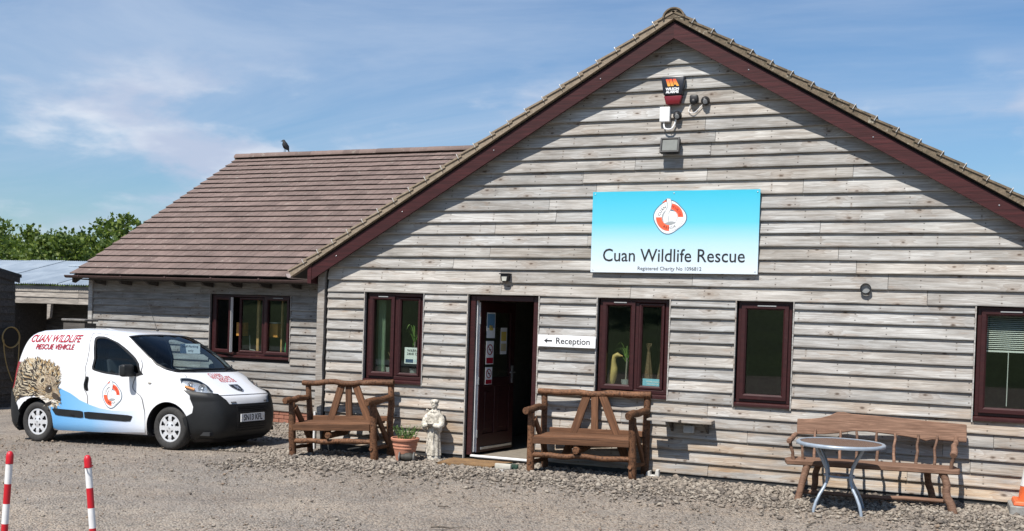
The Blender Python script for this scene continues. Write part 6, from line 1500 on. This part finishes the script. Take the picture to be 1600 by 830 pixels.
    for side in (1, -1):
        V, F_ = vpatch(HEAD, [], .03); hl = put('headlight', vpt(V[:, 0], V[:, 1], -.035, side), F_, [CHR])
        put('lens', vpt(V[:, 0], V[:, 1], .004, side), F_ if side > 0 else F_[:, ::-1], [M_CLEAR], hl); R_V, R_F = vpatch(inset(HEAD, -.004), [inset(HEAD, .012)], .03); put('rim', vpt(R_V[:, 0], R_V[:, 1], .002, side), R_F, [plain('lamp_rim', (.18, .19, .20), .4)], hl)
        for s0, w0, r in ((.34, .885, .062), (.47, .93, .050)):
            c = Vector(vpt(s0, w0, -.03, side)[0]); mb = MB(); d = Vector((.9, -side*.4, .1)).normalized(); M = Matrix.Translation(c) @ d.to_track_quat('Z', 'Y').to_matrix().to_4x4(); mb.lathe([(0, .0), (r*.5, .004), (r, .022), (r*1.05, .022)], 20, 0, M); mb.ball(M @ Vector((0, 0, .016)), r*.32, 10, 7); mbput('lamp_bowl', mb, CHR, hl)
        mb = MB(); P = vpt([.50, .60], [.86, .90], -.012, side); mb.tube([Vector(p) for p in P], .02, 8); mbput('indicator_lamp', mb, plain('amber_lamp', (.55, .22, .04), .3), hl)
        mb = MB(); c = Vector(vpt(.965, .936, .004, side)[0]); mb.ball(c, (.032, .010, .016), 12, 7); mbput('side_repeater', mb, plain('repeater', (.42, .40, .36), .2))
        # rear: tail lamp and bumper corner
        V, F_ = vpatch([(2.16, 1.20), (2.95, 1.20), (2.95, .80), (2.22, .80), (2.20, 1.0)], [], .04); put('tail_light', vpt(V[:, 0], V[:, 1], .010, side), F_, [plain('tail_red', (.26, .012, .016), .2, var=.1)])
        # side rubbing strips
        st = put if False else None
        for ST in ([(1.788, .526), (1.537, .503), (1.535, .401), (1.755, .427)], [(1.529, .498), (1.158, .468), (1.18, .381), (1.525, .399)]):
            V, F_ = vpatch(rounded(ST, .16, 1), [], .04); put('rubbing_strip', vpt(V[:, 0], V[:, 1], .014, side), F_, [BUMP])
    RB = [(2.02, .43), (2.06, .56), (2.16, .72), (2.24, .775), (3.0, .785), (3.0, .16), (2.3, .17), (2.06, .30)]; skin('rear_bumper', RB, [BUMP], .016, both=True, step=.04)
    # --- the blue wave and the pictures on the camera's side
    for side in (1, -1):
        wt = [(1.72, .84), (1.70, .826), (1.625, .757), (1.558, .659), (1.48, .594), (1.405, .55), (1.315, .526), (1.195, .524), (1.103, .552), (1.073, .56)]; wb = [(1.073, .235), (1.25, .222), (1.425, .206), (1.77, .206), (1.83, .28)]
        b = NB('van_blue_wave'); sx = b.N.new('ShaderNodeSeparateXYZ'); b.L.new(b.tc.outputs['Object'], sx.inputs[0]); b.set('Base Color', b.ramp(b.math('MULTIPLY', sx.outputs[0], .45), [(.18, (.115, .36, .68)), (.50, (.22, .47, .75)), (.72, (.48, .58, .74)), (.93, (.70, .73, .78))])); b.set('Roughness', .25); b.set('Coat Weight', .5)
        V, F_ = vpatch(wt+wb+[(1.83, .55), (1.74, .60)], [ARR], .04); put('blue_stripe', vpt(V[:, 0], V[:, 1], .0058, side), F_, [b.mat])
    def sidemap(x0, w0, off=.0075, side=1):
        def f(x, y, ly):
            w = w0+y; v = float(HW(w)); uu = x0+x; s = float(side_s([uu], w)[0]); return tuple(vpt(s, w, off+.0008*ly, side)[0])
        return f
    mb = MB(); put_text(mb, sidemap(.285, 1.545), 'CUAN WILDLIFE', .150, 0, 0, 0, 1, bold=.0032, shear=.22, wide=.90); put_text(mb, sidemap(.31, 1.425), 'RESCUE VEHICLE', .108, 0, 0, 0, 1, bold=.0024, shear=.22, wide=.93); mbput('lettering', mb, P_RED, smooth=False, fix=False)
    mb = MB(); sm = sidemap(1.50, .748); logo(mb, lambda x, y, ly: sm(x*.150, y*.155, ly)); mbput('emblem', mb, LOGO_M, smooth=False, fix=False)
    def bonnet(x, y, ly):
        w = .985+y; v = .08-x; hw = float(HW(w)); m = float(MF(w)); s = math.copysign(2/PI*math.asin(min(1, abs(v)/hw)**(m/2)), v); return tuple(vpt(s, w, .004+.0008*ly)[0])
    mb = MB(); c_ = plain('bonnet_red', (.50, .06, .05), .4)
    for s_, x, y in (('CUAN', -.04, .058), ('WILDLIFE', .02, .018), ('RESCUE', .08, -.026)): put_text(mb, lambda a, b2, ly: bonnet(a, b2*.62, ly), s_, .088, x, y/.62, 0, 1, bold=.0006, wide=1.05, space=1.1)
    mbput('lettering', mb, c_, smooth=False, fix=False)
    # --- hedgehog print: many small spines over a brown ground, then the face
    HB, HC, HO, HF, HK = plain('hedgehog_brown', (.055, .040, .028), .5, var=.5, scale=60), plain('hedgehog_cream', (.50, .43, .31), .5, var=.2), plain('hedgehog_ochre', (.36, .24, .11), .5, var=.2), plain('hedgehog_face', (.33, .26, .185), .5, var=.35, scale=45), plain('hedgehog_black', (.03, .024, .02), .5)
    HW_ = plain('hedgehog_white', (.66, .62, .56), .5, var=.2, scale=60)
    hog = [(2.24, .62), (2.25, .78), (2.23, 1.0), (2.22, 1.10), (2.11, 1.19), (2.01, 1.235), (1.94, 1.245), (1.83, 1.205), (1.745, 1.135), (1.712, 1.08), (1.72, .988), (1.712, .87), (1.71, .73), (1.722, .645), (1.745, .56), (1.80, .545), (1.86, .64), (1.935, .70), (2.0, .69), (2.09, .60)]
    V, F_ = vpatch(hog, [ARR], .04); hp = put('hedgehog_picture', vpt(V[:, 0], V[:, 1], .0068), F_, [HB])
    face = [(1.89, 1.0), (1.82, 1.02), (1.755, .985), (1.728, .88), (1.712, .74), (1.716, .66), (1.76, .64), (1.80, .60), (1.86, .66), (1.90, .75), (1.925, .85), (1.92, .94)]
    V, F_ = vpatch(face, [ARR], .03); put('face', vpt(V[:, 0], V[:, 1], .0076), F_, [HF], hp, kind='stuff')
    V, F_ = vpatch([(1.76, .655), (1.722, .63), (1.742, .55), (1.80, .545), (1.85, .62), (1.90, .70), (1.86, .705), (1.80, .655)], [ARR], .03); put('chest_fur', vpt(V[:, 0], V[:, 1], .0080), F_, [HW_], hp)
    rs = np.random.RandomState(4); SV, SF, SI = [], [], []
    def spine(s, w, ang, L, wd, mi, off):
        ds, dw = math.cos(ang)/1.5, math.sin(ang); px_, pw = -math.sin(ang)/1.5, math.cos(ang); q = np.array([(s-px_*wd, w-pw*wd), (s+px_*wd, w+pw*wd), (s+ds*L*.6+px_*wd*.8, w+dw*L*.6+pw*wd*.8), (s+ds*L, w+dw*L), (s+ds*L*.6-px_*wd*.8, w+dw*L*.6-pw*wd*.8)]); q[:, 1] = np.clip(q[:, 1], .4, 1.5); o = len(SV); SV.extend(vpt(q[:, 0], q[:, 1], off)); SF.append(tuple(range(o, o+5))); SI.append(mi)
    cand = rs.uniform((1.70, .55), (2.26, 1.26), (2600, 2)); ok = inpoly(cand, hog) & ~inpoly(cand, face) & ~inpoly(cand, circle(-.005, .315, .39)); cand = cand[ok][:1150]; cand = cand[np.argsort(-np.hypot((cand[:, 0]-1.78)*1.5, cand[:, 1]-.72))]
    for k, (s, w) in enumerate(cand):
        base = math.atan2(w-.70, (s-1.80)*1.5); ang = base+rs.normal(0, .38); crown = w > .98 and s < 1.93; mi = rs.choice([0, 1, 2], p=[.46, .44, .10] if not crown else [.28, .34, .38]); spine(s, w, ang, rs.uniform(.040, .075), rs.uniform(.0042, .0068), mi, .0085+.0000022*k)
    put('spines', SV, SF, [HK, HC, HO], hp, smooth=False, mi=SI, kind='stuff')
    def spot(name, s, w, rs_, rw, m, off, rot=0): a = np.linspace(0, 2*PI, 18, endpoint=False); x, y = rs_*np.cos(a), rw*np.sin(a); q = np.c_[s+(x*math.cos(rot)-y*math.sin(rot))/1.5, w+x*math.sin(rot)+y*math.cos(rot)]; put(name, vpt(q[:, 0], q[:, 1], off), [tuple(range(18))], [m], hp, smooth=False)
    spot('ear', 1.872, .935, .040, .058, HC, .0112, .3); spot('ear_inner', 1.868, .930, .022, .036, HK, .0120, .3); spot('eye_patch', 1.800, .805, .046, .062, HB, .0112, .4); spot('eye', 1.798, .808, .024, .030, HK, .0120); spot('eye_glint', 1.792, .817, .006, .007, P_WHITE, .0128); spot('nose', 1.722, .662, .022, .032, HK, .0120)
    spot('muzzle', 1.750, .70, .040, .055, HB, .0112, -.5); spot('paw', 1.812, .585, .05, .026, HK, .0112, -.5)
    rs = np.random.RandomState(8); SV, SF, SI = [], [], []
    fc = rs.uniform((1.71, .60), (1.93, 1.02), (700, 2)); fc = fc[inpoly(fc, face)][:330]
    for k, (s, w) in enumerate(fc): spine(s, w, math.atan2(w-.66, (s-1.72)*1.5)+rs.normal(0, .25), rs.uniform(.025, .055), .0028, rs.choice([0, 1, 2, 3], p=[.12, .30, .25, .33]), .0098+.000003*k)
    put('face_fur', SV, SF, [HK, HC, HB, HO], hp, smooth=False, mi=SI, kind='stuff')
    # --- wheels
    TYRE = plain('tyre_rubber', (.030, .029, .028), .85, var=.35, scale=30, bump=.3); RIM = plain('wheel_trim_silver', (.66, .67, .69), .38, .35, var=.08); HOLE = plain('wheel_dark', (.010, .010, .011), .8)
    def wheel(x, side, steer=0.0):
        yo = -side*.80; T = Matrix.Translation((x, -side*.715, .3105)) @ Matrix.Rotation(steer, 4, 'Z') @ Matrix.Rotation(side*PI/2, 4, 'X')   # local +z = outwards
        def wl(name, mb, mats, par): o = bpy.data.objects.new(name, mb.mesh(name, mats, True, None, 0, 1, True, R_(35))); COL.objects.link(o); o.parent = par; WM[o.name] = VM @ T; o.matrix_basis = T if par is root else Matrix(); return o
        mb = MB(); prof = [(.195, .055), (.205, .078), (.225, .088), (.262, .091), (.285, .082), (.298, .066), (.304, .05), (.306, .049), (.3105, .043), (.3105, .006), (.306, .003), (.306, -.003), (.3105, -.006), (.3105, -.045), (.300, -.06), (.26, -.09), (.20, -.08), (.195, .055)]
        mb.lathe(prof, 64); w_ = wl('wheel', mb, TYRE, root)
        # trim: polar mesh with eight openings, domed
        nr, na = 14, 96; rr = [.012, .03, .05, .07, .088, .105, .120, .128, .138, .150, .162, .170, .182, .196]; V = []; F = []
        def zz(r): return .062+.018*math.cos(min(r/.2, 1)*PI/2)-.010*math.exp(-((r-.085)/.03)**2)+(.006 if r > .18 else 0)
        for r in rr:
            for j in range(na): a = 2*PI*j/na; V.append((r*math.cos(a), r*math.sin(a), zz(r)))
        for i in range(len(rr)-1):
            for j in range(na):
                a = ((j+.5)/na*8) % 1; rm = (rr[i]+rr[i+1])/2; hole = .105 < rm < .176 and abs(a-.5) < (.13 if rm < .12 else .20 if rm < .14 else .27 if rm < .165 else .22)
                bolt = .045 < rm < .062 and abs(((j+.5)/na*4) % 1-.5) < .16
                if not hole and not bolt: F.append((i*na+j, i*na+(j+1) % na, (i+1)*na+(j+1) % na, (i+1)*na+j))
        mb = MB(); mb.add(V, F); tr = wl('wheel_trim', mb, RIM, w_)
        mb = MB(); mb.lathe([(0, .045), (.195, .045)], 32); wl('brake_shadow_disc', mb, HOLE, w_) if False else wl('hub_plate', mb, HOLE, w_)
        mb = MB(); mb.lathe([(0, .0815), (.014, .081), (.017, .078)], 16); wl('centre_cap', mb, M_STEEL, w_)
    for x in (0.0, 2.513):
        for side in (1, -1): wheel(x, side, R_(-3) if x > 1 else 0)
    for x in (-.005, 2.50):
        for side in (1, -1):
            mb = MB(); V = []; n = 26
            for i in range(n+1): a = -.35+(PI+.7)*i/n; V += [(x+.364*math.cos(a), -side*.835, .315+.364*math.sin(a)), (x+.364*math.cos(a), -side*.45, .315+.364*math.sin(a))]
            mb.add(V, [(2*i, 2*i+2, 2*i+3, 2*i+1) for i in range(n)]); mb.add([(x-.4, -side*.46, .2), (x+.4, -side*.46, .2), (x+.4, -side*.46, .72), (x-.4, -side*.46, .72)], [(0, 1, 2, 3)]); mbput('arch_liner', mb, SEAL, fix=False)
            rv = np.linspace(.20, .315+.365, 2)
            a = np.linspace(-.28, PI+.28, 44); q = []
            for rr in (.362, .385): uu = x+rr*np.cos(a); ww = np.clip(.315+rr*np.sin(a), .2, 1.7); q.append(vpt(side_s(uu, ww), ww, .004, side))
            put('arch_lip', np.r_[q[0], q[1]], [(i, i+1, 44+i+1, 44+i) for i in range(43)], [PAINT if x > 1 else PAINT])
    mb = MB(); P = Vector((1.22, .36, 1.69)); mb.tube([P, P+Vector((-.015, 0, .03))], [.022, .010], 10); mb.tube([P+Vector((-.015, 0, .03)), P+Vector((-.10, .01, .20)), P+Vector((-.24, .02, .46))], [.0045, .004, .003], 6); mbput('aerial', mb, SEAL)
    # sheet of paper behind the far door's glass
    mb = MB(); y = .742; q = [(1.335, 1.505), (1.712, 1.494), (1.700, 1.340), (1.315, 1.356)]; M2 = VM @ Matrix.Translation((1.765, .47, 1.422)) @ Matrix.Rotation(R_(38), 4, 'Z')
    r2 = props(link(bpy.data.objects.new('paper_sign', None), None, M2), 'white paper reading Staff Parking only behind the van windscreen', 'notice')
    mb = MB(); mb.box((0, .0015, 0), (.295, .002, .150)); o = bpy.data.objects.new('sheet', mb.mesh('sheet', P_WHITE)); COL.objects.link(o); o.parent = r2; WM[o.name] = M2
    mb = MB(); f = lambda x, y, ly: (x, -.0006*ly, y); put_text(mb, f, 'Staff Parking', .048, 0, .032, 0, 2, bold=.0003); put_text(mb, f, 'only', .048, .01, -.030, 0, 2, bold=.0003); o = bpy.data.objects.new('lettering', mb.mesh('lettering', P_BLACK, fix=False)); COL.objects.link(o); o.parent = r2; WM[o.name] = M2
van()
